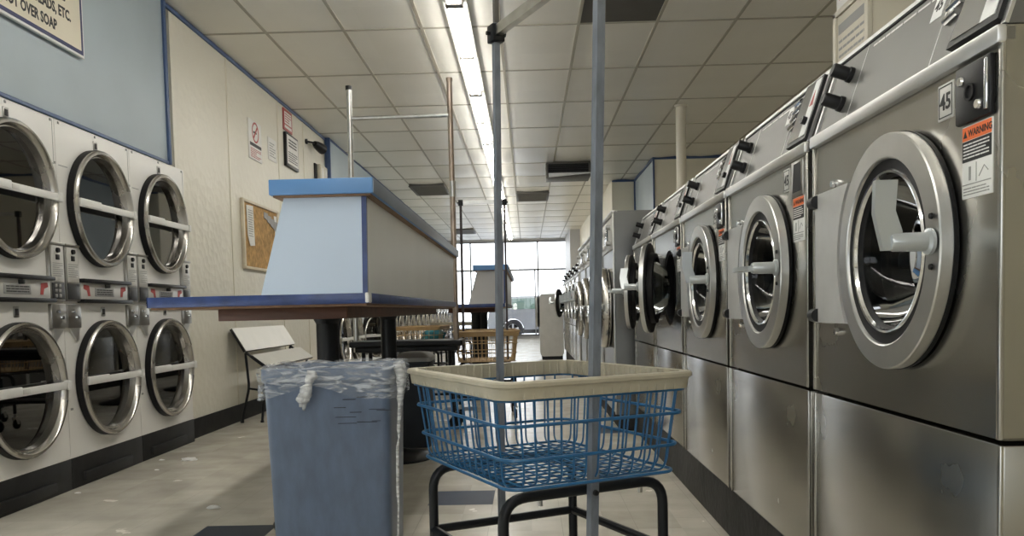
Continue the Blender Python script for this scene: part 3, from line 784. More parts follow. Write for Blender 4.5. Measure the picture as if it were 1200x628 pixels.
def make_cart(label, loc, rz, wire, rimm, group, poles=None, pole_m='galv', bar=None, fine=True):
    t = thing('laundry_cart', label, 'laundry cart', loc, rz, group)
    A, C = .28, .335; zr = .738
    a1, c1, zb = .232, .288, .48
    # bumper rim
    b = B()
    prof = [(.014, .0), (.018, -.004), (.018, -.012), (.010, -.016), (.006, -.042), (-.008, -.042), (-.012, -.02), (-.012, .0)]
    path = rrect(A, C, .055, zr)
    m = len(path); rings = []
    for i, p in enumerate(path):
        tdir = (path[(i+1) % m]-path[i-1]).normalized(); out = V((tdir.y, -tdir.x, 0))
        rings.append([b.bm.verts.new(p+out*(o-.018)+V((0, 0, z))) for o, z in prof])
    b.ring_faces(rings, True, True)
    def along(a, c, r, z, step):
        pts = rrect(a, c, r, z); res = []; acc = 0; nxt = 0
        for i in range(len(pts)):
            p, q = pts[i], pts[(i+1) % len(pts)]; L = (q-p).length
            while nxt < acc+L:
                f = (nxt-acc)/L; d = (q-p).normalized(); res.append((p.lerp(q, f), V((d.y, -d.x, 0)))); nxt += step
            acc += L
        return res
    if fine:
        for p, o in along(A-.03, C-.03, .045, zr, .026): b.cyl(p+V((0, 0, -.003)), p+V((0, 0, -.040)), .0035, 6)
        for p, o in along(A-.012, C-.012, .055, zr, .026): b.cyl(p+V((0, 0, -.017)), p+V((0, 0, -.042)), .0028, 6)
    b.build('bumper_rim', rimm, t)
    # wire basket
    b = B()
    def dims(z): f = (z-zb)/(zr-.03-zb); return a1+(A-.022-a1)*f, c1+(C-.022-c1)*f
    rw = .0027
    for z, r in ((zr-.045, .0032), (.634, .0045), (.553, .0045), (zb+.004, .0042)):
        a, c = dims(z); b.tube(rrect(a+.005, c+.005, .045, z, 6), r, 6, True)
    nv = 14 if fine else 9; nu = 13 if fine else 8
    for i in range(nv):
        v = -1+2*(i+.5)/nv
        a0, c0 = dims(zr-.03); ab, cb = dims(zb)
        b.tube(fillet([(-a0, v*c0*.92, zr-.03), (-ab, v*cb*.92, zb), (ab, v*cb*.92, zb), (a0, v*c0*.92, zr-.03)], .03, 4), rw, 6)
    for i in range(nu):
        u = -1+2*(i+.5)/nu
        a0, c0 = dims(zr-.03); ab, cb = dims(zb)
        b.tube(fillet([(u*a0*.92, -c0, zr-.03), (u*ab*.92, -cb, zb+.006), (u*ab*.92, cb, zb+.006), (u*a0*.92, c0, zr-.03)], .03, 4), rw, 6)
    b.build('wire_basket', wire, t)
    # frame of bent tube
    zt = .452; ul, vl = .23, .235
    b = B()
    for s in (-1, 1):
        b.tube(fillet([(-ul, s*vl, .13), (-ul, s*vl, zt), (ul, s*vl, zt), (ul, s*vl, .13)], .065, 7), .0135, 12)
    for z in (.275,):
        b.tube([(-ul, vl, z), (ul, vl, z)], .0125, 10); b.tube([(-ul, -vl, z), (-ul, vl, z)], .0125, 10); b.tube([(ul, -vl, z), (ul, vl, z)], .0125, 10)
    b.tube([(-ul+.1, -vl, zt), (-ul+.1, vl, zt)], .009, 8); b.tube([(ul-.1, -vl, zt), (ul-.1, vl, zt)], .009, 8)
    f = b.build('frame', 'black_metal', t)
    for x in (-.13, .16):
        for s in (-1, 1):
            b = B(); b.cyl((x, s*vl, zt-.026), (x, s*vl, zt-.006), .006, 8); b.build('frame_bolt', 'coin_plate', f)
    for x in (-ul, ul):
        for y in (-vl, vl):
            b = B(); b.cyl((x, y, .10), (x, y, .135), .012, 10); b.box(x-.018, x+.018, y-.022, y+.022, .094, .104, .003)
            for s in (-1, 1): b.prism([(x+s*.016, y-.02, .1), (x+s*.016, y+.02, .1), (x+s*.016, y+.03, .04), (x+s*.016, y+.005, .04)], (s*.003, 0, 0))
            cs = b.build('caster', 'galv_bright', t)
            b = B(); b.lathe([(0, -.012), (.035, -.012), (.04, -.008), (.04, .008), (.035, .012), (0, .012)], (x, y+.016, .04), (1, 0, 0), 20); b.build('wheel', 'rubber', cs)
    if poles:
        for po_i, (p0, p1) in enumerate(poles):
            b = B(); s = .0108 if po_i == 0 else .0088
            split = po_i == 1 and pole_m == 'galv'
            e = V(p0).lerp(V(p1), (1.73-V(p0).z)/(V(p1).z-V(p0).z)) if split else V(p1)
            b.tube([p0, e], 0, 4, prof=[(-s, -s), (s, -s), (s, s), (-s, s)])
            po = b.build('pole', pole_m, t, smooth=30)
            if split:
                q = .0068; b = B(); b.tube([e-V((0, 0, .1)), p1], 0, 4, prof=[(-q, -q), (q, -q), (q, q), (-q, q)]); b.build('inner_pole', 'vent', po, smooth=30)
            p0 = V(p0); p1 = V(p1); q = p0.lerp(p1, (zt-p0.z)/(p1.z-p0.z))
            b = B(); s = -1 if q.y < 0 else 1
            b.lathe([(0, .007), (.006, .007), (.008, .002), (.008, 0)], (q.x, q.y+s*.0125, q.z), (0, s, 0), 12); b.build('pole_bolt', 'black', po)
    if bar:
        p, q = V(bar[0]), V(bar[1])
        b = B(); s = .011; b.tube([p, q], 0, 4, prof=[(-s, -.014), (s, -.014), (s, .014), (-s, .014)]); cb = b.build('crossbar', 'galv_bright', t, smooth=30)
        for e in (p, q):
            b = B(); b.box(e.x-.02, e.x+.02, e.y-.02, e.y+.02, e.z-.03, e.z+.02, .004); b.cyl((e.x-.03, e.y, e.z-.005), (e.x+.03, e.y, e.z-.005), .006, 10); b.build('clamp', 'black_metal', cb)
    return t

c0 = V((.03, 2.26, 0)); RZ = radians(27)
Ri = Matrix.Rotation(-RZ, 4, 'Z')
def loc_pt(x, y, z): return tuple(Ri @ (V((x, y, z))-c0))
POLES = [((.140, 2.02, .10), (.205, 2.02, 2.25)), ((-.0915, 2.46, .10), (-.068, 2.46, 2.25))]
def on(pole, z):
    a, b = V(pole[0]), V(pole[1]); return a.lerp(b, (z-a.z)/(b.z-a.z))
pl = [tuple(loc_pt(*p) for p in pole) for pole in POLES]
br = (loc_pt(*on(POLES[0], 1.735)), loc_pt(*on(POLES[1], 1.705)))
make_cart('blue wire laundry cart with yellowed rim and two tall grey poles', tuple(c0), RZ, 'wire_blue', 'rim', 'laundry carts', pl, 'galv', br)
make_cart('tan wire laundry cart with thin dark hanging rack below the grey riser', (-.36, 7.1, 0), radians(4), 'wire_tan', 'wire_tan', 'laundry carts',
          [((-.19, -.0, .46), (-.185, .0, 1.83)), ((.185, .0, .46), (.185, .0, 1.83))], 'dark_pole', ((-.185, 0, 1.82), (.185, 0, 1.82)))
make_cart('laundry cart with tan rim beyond the folding table legs', (-1.25, 9.9, 0), radians(-6), 'wire_tan', 'wire_tan', 'laundry carts', fine=False)
make_cart('dark laundry cart with yellowed rim behind the black flat cart', (-1.15, 12.6, 0), radians(20), 'dark_pole', 'rim', 'laundry carts', fine=False)

# black flat cart with tall hanging rack
def make_flat_cart():
    t = thing('garment_cart', 'black flat-topped cart with a tall steel hanging rack beyond the folding table', 'garment cart', (-.9, 6.45, 0))
    b = B(); b.box(-.46, .40, -.16, .22, .64, .685, .012, 3); b.box(-.42, .36, -.13, .19, .60, .64, .004); b.build('platform', 'black_metal', t)
    for x in (-.36, .30):
        for y in (-.11, .17):
            b = B(); b.tube(fillet([(x, y, .62), (x, y, .3), (x+.02, y, .11)], .05), .016, 10); b.build('leg', 'black_metal', t)
            b = B(); b.lathe([(0, -.014), (.045, -.014), (.05, -.008), (.05, .008), (.045, .014), (0, .014)], (x+.03, y, .05), (0, 1, 0), 20); b.cyl((x+.02, y, .12), (x+.03, y, .05), .012, 8); b.build('caster', 'rubber', t)
    b = B(); b.box(-.36, .30, -.11, .17, .26, .28, .004); b.build('shelf', 'black_metal', t)
    for x, m in ((-.435, 'galv_bright'), (.345, 'rust_pole')):
        b = B(); b.tube([(x*1.0, .0, .60), (x*.99, .0, 2.67 if x > 0 else 2.63)], .0215, 14); p = b.build('pole', m, t)
        b = B(); b.cyl((x*.99, 0, 2.61 if x < 0 else 2.655), (x*.99, 0, 2.64 if x < 0 else 2.68), .025, 12); b.build('pole_cap', 'black' if x < 0 else 'rust_pole', p)
        b = B(); b.cyl((x, 0, 1.78), (x, 0, 1.90), .026, 12); b.build('coupling', 'galv_bright', p)
    b = B(); b.tube([(-.43, 0, 2.395), (.34, 0, 2.40)], .016, 12); b.build('crossbar', 'galv_bright', t)
make_flat_cart()

# ------------------------------------------------------------------ trash bin with clear bag
def make_bin():
    t = thing('trash_bin', 'tall dusty blue plastic trash bin lined with a clear bag in front of the table', 'trash bin', (-.586, 2.53, 0), 0)
    b = B()
    def ring(a, c, r, z): return [b.bm.verts.new(p) for p in rrect(a, c, r, z, 5)]
    rs = [ring(.164, .115, .02, .0), ring(.168, .118, .022, .012), ring(.184, .146, .024, .70), ring(.186, .148, .024, .705), ring(.191, .154, .026, .712), ring(.191, .154, .026, .744), ring(.188, .147, .024, .746), ring(.183, .142, .022, .735), ring(.160, .112, .02, .02)]
    b.ring_faces(rs); b.cap(rs[0][::-1]); b.cap(rs[-1])
    b.build('bin_body', 'bin_blue', t)
    rnd = random.Random(3)
    for k in range(12):
        b = B()
        x = rnd.uniform(-.02, .15); z = rnd.uniform(.58, .67); w = rnd.uniform(.02, .06)
        yy = -.146+(.70-z)*.0407-.0008
        b.box(x, x+w, yy-.0004, yy+.004, z, z+rnd.uniform(.001, .0025))
        b.build('scuff', 'bin_dark', t)
    # bag: its own thing, folded over the rim
    g = thing('trash_bag', 'clear plastic bag folded over the blue bin rim and knotted at the front', 'bag', (-.586, 2.53, 0), 0)
    b = B()
    base = rrect(.193, .156, .028, 0, 8)
    dense = []
    for i in range(len(base)):
        p, q = base[i], base[(i+1) % len(base)]; k = max(1, int((q-p).length/.008))
        for j in range(k): dense.append(p.lerp(q, j/k))
    m = len(dense); rows = []
    levels = [(-.05, .66), (-.03, .72), (-.016, .746), (-.006, .753), (.004, .752), (.008, .735), (.007, .715), (.006, .695), (.007, .675), (.009, .655)]
    for li, (off, z) in enumerate(levels):
        row = []
        for i, p in enumerate(dense):
            d = (dense[(i+1) % m]-dense[i-1]).normalized(); o = V((d.y, -d.x, 0))
            nz = noise.noise(V((p.x*40, p.y*40, z*30)))*.004+noise.noise(V((p.x*90, p.y*90, z*16+5)))*.0025
            zz = z
            if li >= 5:
                f = (li-4)/5
                kx = abs(p.x+.032) if p.y < 0 else .2
                zz = .752-(.752-z)*(.55+.45*min(1, kx/.15)) if p.y < 0 else z
                zz += noise.noise(V((p.x*14, p.y*14, 3)))*.010*f
            else: zz += noise.noise(V((p.x*30, p.y*30, 9)))*.006
            row.append(b.bm.verts.new(p+o*(off+nz+.002)+V((0, 0, zz))))
        rows.append(row)
    b.ring_faces(rows)
    b.build('cuff', 'bag', g, smooth=180)
    # knot and tail
    b = B()
    kx, ky, kz = -.032, -.168, .722
    for a in range(3):
        pts = [(kx+(.004*a-.004), ky-.004, kz+.018), (kx-.006+.004*a, ky-.012, kz), (kx-.012-.004*a, ky-.010, kz-.035), (kx-.020-.008*a, ky-.006, kz-.065), (kx-.028-.006*a, ky-.003, kz-.095+.01*a)]
        b.tube(fillet(pts, .02, 4), [.009, .011, .012, .011, .010, .010, .011, .012, .013, .014, .014, .014, .013, .012, .010, .008, .005][:len(fillet(pts, .02, 4))], 10)
    for v in b.bm.verts: v.co += V((noise.noise(v.co*70)*.006, noise.noise(v.co*70+V((9, 0, 0)))*.004, noise.noise(v.co*50+V((0, 7, 0)))*.006))
    b.build('knot', 'bag_thick', g, smooth=180)
    # loose fold hanging at one side
    b = B()
    for k in range(2):
        pts = [(.205+.004*k, -.13+.03*k, .755), (.214, -.12+.03*k, .72), (.210, -.125+.02*k, .66), (.203, -.12, .55), (.193, -.115, .35), (.186, -.112, .12)]
        b.tube(fillet(pts, .04, 3), [.014, .015, .015, .014, .013, .012, .010, .008, .006, .005, .005, .004, .004, .004, .004, .004, .003, .003][:len(fillet(pts, .04, 3))], 8)
    for v in b.bm.verts: v.co += V((noise.noise(v.co*60)*.006, noise.noise(v.co*60+V((9, 0, 0)))*.006, 0))
    b.build('loose_fold', 'bag_thick', g, smooth=180)
make_bin()

def make_dark_bin():
    t = thing('trash_bin', 'dark charcoal waste bin standing behind the table pedestal', 'trash bin', (-.77, 5.62, 0))
    b = B()
    def ring(a, c, r, z): return [b.bm.verts.new(p) for p in rrect(a, c, r, z, 5)]
    rs = [ring(.10, .14, .03, 0), ring(.115, .16, .03, .56), ring(.122, .168, .03, .565), ring(.122, .168, .03, .585), ring(.112, .158, .03, .588), ring(.10, .14, .03, .03)]
    b.ring_faces(rs); b.cap(rs[0][::-1]); b.cap(rs[-1]); b.build('bin_body', 'bin_dark', t)
    b = B(); rs = [ring(.124, .17, .03, .575), ring(.124, .17, .03, .60), ring(.09, .13, .03, .628), ring(.04, .06, .02, .636)]; b.ring_faces(rs); b.cap(rs[-1]); b.cap(rs[0][::-1]); b.build('lid', 'inkgrey', t)
make_dark_bin()

# ------------------------------------------------------------------ bench
def make_bench():
    t = thing('bench', 'white two-slab bench with black edges against the cream wall', 'bench', (0, 0, 0))
    y0, y1 = 6.88, 8.35
    def slab(name, p, q, th):
        p = V(p); q = V(q); d = (q-p); n = V((-d.z, 0, d.x)).normalized()*-1
        if n.x < 0: n = -n
        b = B(); b.prism([(p.x, y0, p.z), (q.x, y0, q.z), (q.x-n.x*th, y0, q.z-n.z*th), (p.x-n.x*th, y0, p.z-n.z*th)], (0, y1-y0, 0)); o = b.build(name, 'black', t)
        b = B(); b.prism([(p.x, y0+.004, p.z), (q.x, y0+.004, q.z), (q.x+n.x*.004, y0+.004, q.z+n.z*.004), (p.x+n.x*.004, y0+.004, p.z+n.z*.004)], (0, y1-y0-.008, 0)); b.build('laminate_face', 'bench_white', o)
    slab('backrest', (-2.46, 0, .80), (-2.35, 0, .61), .022)
    slab('seat', (-2.30, 0, .575), (-2.17, 0, .475), .022)
    for y in (y0+.08, y1-.08):
        b = B()
        b.tube(fillet([(-2.475, y, .77), (-2.38, y, .60), (-2.325, y, .55), (-2.20, y, .455)], .03), .011, 8)
        b.tube(fillet([(-2.215, y, .46), (-2.235, y, .25), (-2.26, y, .01)], .05), .011, 8)
        b.tube(fillet([(-2.38, y, .59), (-2.36, y, .3), (-2.43, y, .01)], .05), .011, 8)
        b.tube([(-2.235, y, .27), (-2.365, y, .29)], .009, 8)
        for x in (-2.26, -2.43): b.cyl((x, y, 0), (x, y, .018), .015, 10)
        b.build('leg_frame', 'black_metal', t)
    b = B(); b.tube([(-2.236, y0+.08, .26), (-2.236, y1-.08, .26)], .009, 8); b.build('stretcher', 'black_metal', t)
make_bench()

# ------------------------------------------------------------------ wall signs and fittings
def wall_box(name, label, cat, y0, y1, z0, z1, th, m, x=XL, bev=.004, group=None):
    t = thing(name, label, cat, (x, (y0+y1)/2, (z0+z1)/2), 0, group)
    w = (y1-y0)/2; h = (z1-z0)/2
    b = B(); b.box(0, th, -w, w, -h, h, bev); b.build('board', m, t)
    return t, w, h
def wall_lines(t, name, m, x, y0, y1, z0, z1, n, fill=.5, seed=1):
    b = B(); lines(b, y0, y1, z0, z1, n, 0, fill, seed)
    for v in b.bm.verts: v.co = V((x-v.co.y, v.co.x, v.co.z))
    return b.build(name, m, t)
UPY = lambda t, x, y, z: face_mx((x, y, z), (0, 1, 0), (0, 0, 1))

t, w, h = wall_box('soap_notice', 'cream sign with navy border about soap, high above the white dryers', 'sign', 3.0, 4.63, 2.335, 2.93, .02, 'white', -2.43)
b = B()
b.mi = 0; b.box(.02, .021, -w+.013, w-.013, -h+.013, h-.013)
b.mi = 1; b.box(.021, .0216, -w+.034, w-.034, -h+.034, h-.034)
b.build('border', ['navyink', 'cream_sign'], t, smooth=0)
yc = (3.0+4.63)/2; zc = (2.335+2.93)/2
for s, ye, z in (('DO NOT OVER SOAP', 4.36, 2.425), ('BEDSPREADS, ETC.', 4.50, 2.515), ('FOR COMFORTERS', 4.455, 2.605), ('USE LARGE WASHERS', 4.47, 2.695)):
    lettering(s, .074, 'ink', t, UPY(t, .0222, ye-yc, z-zc), 'lettering', 'RIGHT', .0004, .0026, .80)

t, w, h = wall_box('no_smoking_sign', 'white no smoking sign with dark red ring on the cream wall', 'sign', 7.60, 7.96, 2.34, 2.70, .012, 'paper')
b = B(); b.lathe([(.095, 0), (.095, .002), (.078, .002), (.078, 0)], (.012, 0, .075), (1, 0, 0), 40, True); b.box(-.0075, .0075, -.085, .085, -.001, .0025, 0, 2, Matrix.Translation((.0135, 0, .075)) @ Matrix.Rotation(pi/4, 4, 'X') @ Matrix.Rotation(pi/2, 4, 'Y')); b.box(.012, .014, -.085, .085, -.010, .010, 0, 2, Matrix.Translation((0, 0, .075)) @ Matrix.Rotation(pi/4, 4, 'X')); b.build('ring', 'red', t)
b = B(); b.box(.012, .0132, -.06, .035, .065, .083); b.build('cigarette', 'ink', t)
b = B(); b.box(.012, .0128, -w+.02, w-.02, -.06, -.03); b.build('title_bar', 'ink', t)
wall_lines(t, 'print', 'red', .012, -w+.03, w-.03, -h+.015, -.075, 6, .45, 4)
t, w, h = wall_box('paper_notice', 'small pale paper notice beside the no smoking sign', 'notice', 8.18, 8.45, 2.43, 2.65, .006, 'paper')
wall_lines(t, 'print', 'inkgrey', .006, -w+.04, w-.04, -h+.03, h-.04, 6, .35, 6)
t, w, h = wall_box('red_bordered_sign', 'small red bordered sign up under the ceiling edge', 'sign', 8.72, 9.04, 2.835, 3.06, .012, 'red')
b = B(); b.box(.012, .0128, -w+.035, w-.035, -h+.07, h-.03); b.box(.012, .0128, -w+.035, w-.035, -h+.025, -h+.055); b.build('face', 'paper', t)
wall_lines(t, 'print', 'red', .0132, -w+.05, w-.05, -h+.08, h-.04, 4, .4, 9)
t, w, h = wall_box('framed_notice', 'white notice in a thick black frame below the red bordered sign', 'sign', 8.72, 9.18, 2.46, 2.81, .03, 'black')
b = B(); b.box(.03, .0315, -w+.035, w-.02, -h+.03, h-.02); b.build('face', 'paper', t)
wall_lines(t, 'print', 'ink', .0318, -w+.09, w-.07, .03, h-.05, 3, .5, 12); wall_lines(t, 'print', 'ink', .0318, -w+.06, w-.05, -h+.05, -.01, 5, .45, 13)
t = thing('wall_spotlight', 'black spotlight on a short arm near the end of the cream wall', 'spotlight', (XL, 9.62, 2.885))
b = B(); b.cyl((0, 0, 0), (.02, 0, 0), .03, 16); b.tube([(.01, 0, 0), (.06, .06, -.0), (.07, .13, -.005)], .011, 8); b.build('bracket', 'black', t)
b = B(); b.lathe([(0, 0), (.03, .005), (.045, .05), (.055, .12), (.06, .2), (.052, .2), (.03, .06), (0, .05)], (.07, .12, 0), (.25, 1, -.18), 20); b.build('head', 'black', t)
t, w, h = wall_box('alarm_box', 'cream alarm box with black side low by the blue corner', 'alarm box', 9.95, 10.36, 2.44, 2.70, .02, 'black')
b = B(); b.box(.02, .07, -w+.06, w-.01, -h+.02, h, .012); c = b.build('cover', 'pvc', t)
b = B(); b.box(.07, .074, -w+.12, -w+.17, -h+.06, h-.04, .003); b.box(.07, .074, w-.12, w-.08, -h+.06, h-.04, .003); b.build('slot', 'white', c)
# corkboard
t = thing('corkboard', 'worn corkboard with pale frame and pinned papers on the cream wall', 'notice board', (XL, 7.84, 1.63))
b = B(); b.box(0, .015, -.5, .5, -.295, .295); b.build('cork', 'cork', t)
b = B()
for a in ((-.52, .52, .285, .31), (-.52, .52, -.31, -.285), (-.525, -.49, -.31, .31), (.49, .525, -.31, .31)): b.box(0, .03, *a, .004)
b.build('frame', 'cork_frame', t)
b = B(); b.prism([(.02, -.42, .26), (.02, -.24, .27), (.024, -.235, -.09), (.024, -.36, -.10), (.02, -.41, .0)], (.003, 0, 0)); p = b.build('pinned_paper', 'paper', t)
b = B(); lines(b, -.395, -.265, -.02, .23, 12, 0, .3, 21)
for v in b.bm.verts: v.co = V((.0275-v.co.y, v.co.x, v.co.z))
b.build('print', 'inkgrey', p)
b = B()
for k in range(4): b.prism([(.018+.001*k, .08+.10*k, .255-.02*k), (.018+.001*k, .2+.10*k, .25-.02*k), (.02+.001*k, .19+.09*k, .18-.03*k), (.02+.001*k, .07+.1*k, .2-.03*k)], (.003, 0, 0))
b.build('torn_papers', 'inkgrey', t)
b = B(); b.prism([(.018, .39, .25), (.018, .47, .25), (.018, .47, -.18), (.018, .43, -.02)], (.004, 0, 0)); b.build('loose_edge', 'paper', t)

# signs on the pillar
t = thing('rules_sign', 'white sign with red lettering at the top of the cream pillar', 'sign', (1.66, 4.27, 2.60))
b = B(); b.box(-.008, 0, -.21, .21, -.18, .2, .002); b.build('board', 'paper', t)
b = B(); lines(b, -.17, .17, -.15, .16, 6, 0, .5, 31)
for v in b.bm.verts: v.co = V((-.0085+v.co.y, -v.co.x, v.co.z))
b.build('print', 'red', t)
t = thing('framed_price_sign', 'cream framed notice below the red lettered sign on the pillar', 'sign', (1.66, 4.27, 2.185))
b = B(); b.box(-.012, 0, -.225, .225, -.22, .22, .003); b.build('frame', 'pillar_cream', t)
b = B()
for a in ((-.225, .225, .195, .225), (-.225, .225, -.225, -.195), (-.225, -.185, -.22, .22), (.185, .225, -.22, .22)): b.box(-.024, -.01, *a, .003)
b.build('moulding', 'pvc', t)
b = B(); b.box(-.0132, -.0118, -.17, .17, .10, .15); b.build('title_bar', 'inkgrey', t)
b = B(); lines(b, -.165, .165, -.18, .08, 7, 0, .35, 33)
for v in b.bm.verts: v.co = V((-.0122+v.co.y, -v.co.x, v.co.z))
b.build('print', 'inkgrey', t)

# pipe column, ceiling vents, ceiling unit
b = B(); b.cyl((1.73, 9.3, 0), (1.73, 9.3, HC-.006), .055, 20); b.lathe([(.055, HC-.03), (.07, HC-.025), (.07, HC-.007)], (1.73, 9.3, 0), (0, 0, 1), 20)
tag(b.build('pipe', 'pvc'), 'cream pipe rising to the ceiling behind the steel washers', 'pipe')
def vent(label, x, y):
    t = thing('ceiling_vent', label, 'vent', (x, y, HC-.036), 0, 'dark ceiling vents')
    b = B(); b.box(-.30, .30, -.58, .58, -.004, .034); b.build('backing', 'vent', t)
    b = B()
    for s in (-1, 1): b.box(s*.29-.02, s*.29+.02, -.58, .58, -.014, 0, .003); b.box(-.3, .3, s*.57-.02, s*.57+.02, -.014, 0, .003)
    b.build('frame', 'vent', t)
    b = B()
    for k in range(11): b.prism([(-.27, -.5+.1*k, -.003), (-.27, -.44+.1*k, -.016), (-.27, -.437+.1*k, -.014), (-.27, -.497+.1*k, -.001)], (.54, 0, 0))
    b.build('louvers', 'vent', t)
vent('dark ceiling vent above the long folding table end', -1.69, 15.0)
vent('dark ceiling vent in line with the hanging ceiling unit', .145, 16.2)
vent('small far ceiling vent near the shop window', -1.7, 22.9)
t = thing('ceiling_unit', 'hanging black-mouthed ceiling unit with a white flap above the walkway', 'air unit', (.66, 12.62, HC-.01))
b = B(); b.box(-.33, .33, 0, .5, -.22, 0, .004); b.build('housing', 'vent', t)
b = B(); b.box(-.30, .30, -.008, .002, -.155, -.03); b.build('mouth', 'rubber', t)
b = B()
for k in range(4): b.box(-.30, .30, -.02, .0, -.055-.028*k, -.051-.028*k)
b.build('louvers', 'black', t)
b = B()
b.box(-.34, .34, -.02, .004, -.03, -.018, .002); b.box(-.34, -.31, -.02, .004, -.24, -.018, .003); b.box(.31, .34, -.02, .004, -.16, -.018, .003); b.build('frame', 'vent', t)
b = B(); b.prism([(-.30, -.0, -.16), (.32, -.0, -.16), (.32, -.06, -.175), (.0, -.07, -.20), (-.30, -.08, -.225)], (0, .012, -.012)); b.build('flap', 'ceil_white', t)

# floor scraps
def scrap(label, x, y, s, seed):
    b = B(); bmesh.ops.create_icosphere(b.bm, subdivisions=3, radius=1)
    for v in b.bm.verts:
        n = noise.noise(v.co*1.7+V((seed*3.1, 0, 0))); n2 = noise.noise(v.co*4+V((0, seed, 0)))
        v.co = V((v.co.x*s*(1+.5*n), v.co.y*s*.6*(1+.5*n2), max(0, (v.co.z+.15)*s*.28*(1+.6*n2)))) + V((x, y, .0005))
    tag(b.build('paper_scrap', 'paper', smooth=60), label, 'litter', 'white litter on the floor')
scrap('larger crumpled white scrap on the floor by the end dryer', -2.16, 5.18, .055, 1)
scrap('white scrap on the floor close to the blue bin', -1.50, 3.86, .035, 2)
scrap('tiny white scrap at the foot of the end dryer', -2.34, 5.20, .018, 3)
scrap('tiny white scrap out from the middle dryer', -2.22, 4.86, .014, 4)
scrap('tiny white scrap by the black kick plate of the dryer under the soap sign', -2.36, 4.25, .016, 5)

# teal cloth in the distant cart
b = B(); bmesh.ops.create_icosphere(b.bm, subdivisions=3, radius=1)
for v in b.bm.verts: v.co = V((v.co.x*.13, v.co.y*.16, v.co.z*.10))*(1+.35*noise.noise(v.co*2.2)) + V((-1.12, 9.9, .615))
tag(b.build('laundry', 'teal', smooth=80), 'teal laundry lying in the tan rimmed cart', 'clothes')

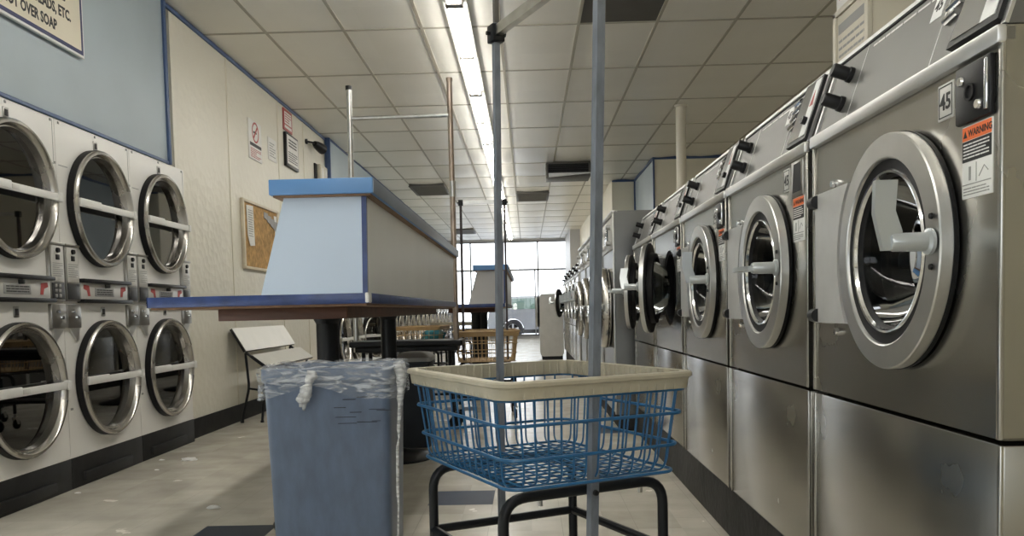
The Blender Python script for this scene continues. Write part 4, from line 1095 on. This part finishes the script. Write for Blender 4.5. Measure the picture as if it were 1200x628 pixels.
# ------------------------------------------------------------------ car outside
def make_car():
    t = thing('car', 'silver car parked outside the shop window', 'car', (-.50, 28.2, -.10))
    # local: rear axle at x=0, car points to +x, near side y=0
    R = .335
    def arch(cx, a0, a1, n=12): return [(cx+.39*cos(a0+(a1-a0)*i/n), R+.39*sin(a0+(a1-a0)*i/n)) for i in range(n+1)]
    low = [(-.82, .30)]+[(-.40, .24)]+arch(0, pi, 0)+arch(2.62, pi, 0)+[(3.45, .26), (3.52, .45), (3.48, .70), (3.2, .86), (2.3, .98), (1.9, 1.0), (-.62, 1.02), (-.80, .95), (-.86, .6)]
    b = B(); b.prism([(x, 0, z) for x, z in low], (0, 1.75, 0)); body = b.build('body', 'car', t)
    cab = [(-.72, 1.0), (2.25, .97), (1.45, 1.42), (1.1, 1.47), (-.15, 1.47), (-.50, 1.36)]
    b = B(); a = [b.bm.verts.new((x, .0 if z < 1.2 else .14, z)) for x, z in cab]; c = [b.bm.verts.new((x, 1.75 if z < 1.2 else 1.61, z)) for x, z in cab]
    b.cap(a[::-1]); b.cap(c)
    for i in range(6): b.cap((a[i], a[(i+1) % 6], c[(i+1) % 6], c[i]))
    b.build('cabin', 'car', t)
    for pts in ([(-.50, 1.03), (-.1, 1.03), (-.1, 1.38), (-.38, 1.34)], [(-.02, 1.03), (.85, 1.03), (.85, 1.40), (-.02, 1.39)], [(.92, 1.03), (1.95, 1.02), (1.38, 1.37), (.92, 1.40)]):
        b = B(); b.prism([(x, .0+(z-1.0)*.30-.012, z) for x, z in pts], (0, .012, 0)); b.build('window', 'car_glass', t)
    for x in (0, 2.62):
        for y in (.0, 1.55):
            b = B(); b.lathe([(.20, 0), (R-.02, 0), (R, .03), (R, .17), (R-.02, .2), (.2, .2)], (x, y+.2, R), (0, -1, 0), 36, True); w = b.build('wheel', 'tyre', t)
            b = B(); b.lathe([(.205, .01), (.22, .02), (.22, .19), (.20, .19), (.19, .14)], (x, y+.2, R), (0, -1, 0), 32)
            for k in range(5): b.box(-.03, .03, -.19, -.165, .03, .21, .01, 2, Matrix.Translation((x, y+.19, R)) @ Matrix.Rotation(k*2*pi/5, 4, 'Y'))
            b.cyl((x, y+.02, R), (x, y+.0, R), .05, 16); b.build('rim', 'alloy', w)
            b = B(); b.lathe([(0, .1), (.2, .1)], (x, y+.2, R), (0, -1, 0), 24); b.build('hub_shade', 'tyre', w)
    b = B()
    for x in (.75, 1.65): b.box(x, x+.16, -.02, .01, .86, .885, .008)
    b.build('door_handle', 'alloy', t)
    for x in (0, 2.62):
        b = B(); b.lathe([(.386, -.02), (.386, -1.73), (.376, -1.73), (.376, -.02)], (x, 0, R), (0, -1, 0), 40, True); b.build('arch_liner', 'tyre', t)
    b = B(); b.box(-.38, 3.0, .05, 1.7, .20, .36); b.build('underbody', 'tyre', t)
make_car()

# ------------------------------------------------------------------ light, camera, view
wd = bpy.data.worlds.new('daylight'); SC.world = wd; wd.use_nodes = True
bg = wd.node_tree.nodes['Background']; bg.inputs[0].default_value = (.90, .95, 1., 1); bg.inputs[1].default_value = 2.6

F_PX = 976.
cam = bpy.data.cameras.new('camera'); co = bpy.data.objects.new('camera', cam); COL.objects.link(co); SC.camera = co
cam.sensor_fit = 'HORIZONTAL'; cam.sensor_width = 36; cam.lens = F_PX*36/1200; cam.shift_y = .08381; cam.clip_start = .05; cam.clip_end = 300
yaw, pitch, roll = radians(-1.12341), radians(3.0), radians(1.3)
f = V((sin(yaw)*cos(pitch), cos(yaw)*cos(pitch), -sin(pitch))); r = V((cos(yaw), -sin(yaw), 0)); u = r.cross(f)
r2 = r*cos(roll)-u*sin(roll); u2 = r*sin(roll)+u*cos(roll)
co.matrix_world = Matrix(((r2.x, u2.x, -f.x, 0), (r2.y, u2.y, -f.y, 0), (r2.z, u2.z, -f.z, .9), (0, 0, 0, 1)))

vs = SC.view_settings
SC.display_settings.display_device = 'sRGB'
vs.view_transform = 'Standard'; vs.look = 'None'; vs.exposure = .55; vs.gamma = 1; vs.use_curve_mapping = False
SC.cycles.use_denoising = True
SC.cycles.max_bounces = 10; SC.cycles.diffuse_bounces = 5; SC.cycles.glossy_bounces = 5; SC.cycles.transparent_max_bounces = 16
SC.cycles.sample_clamp_indirect = 6
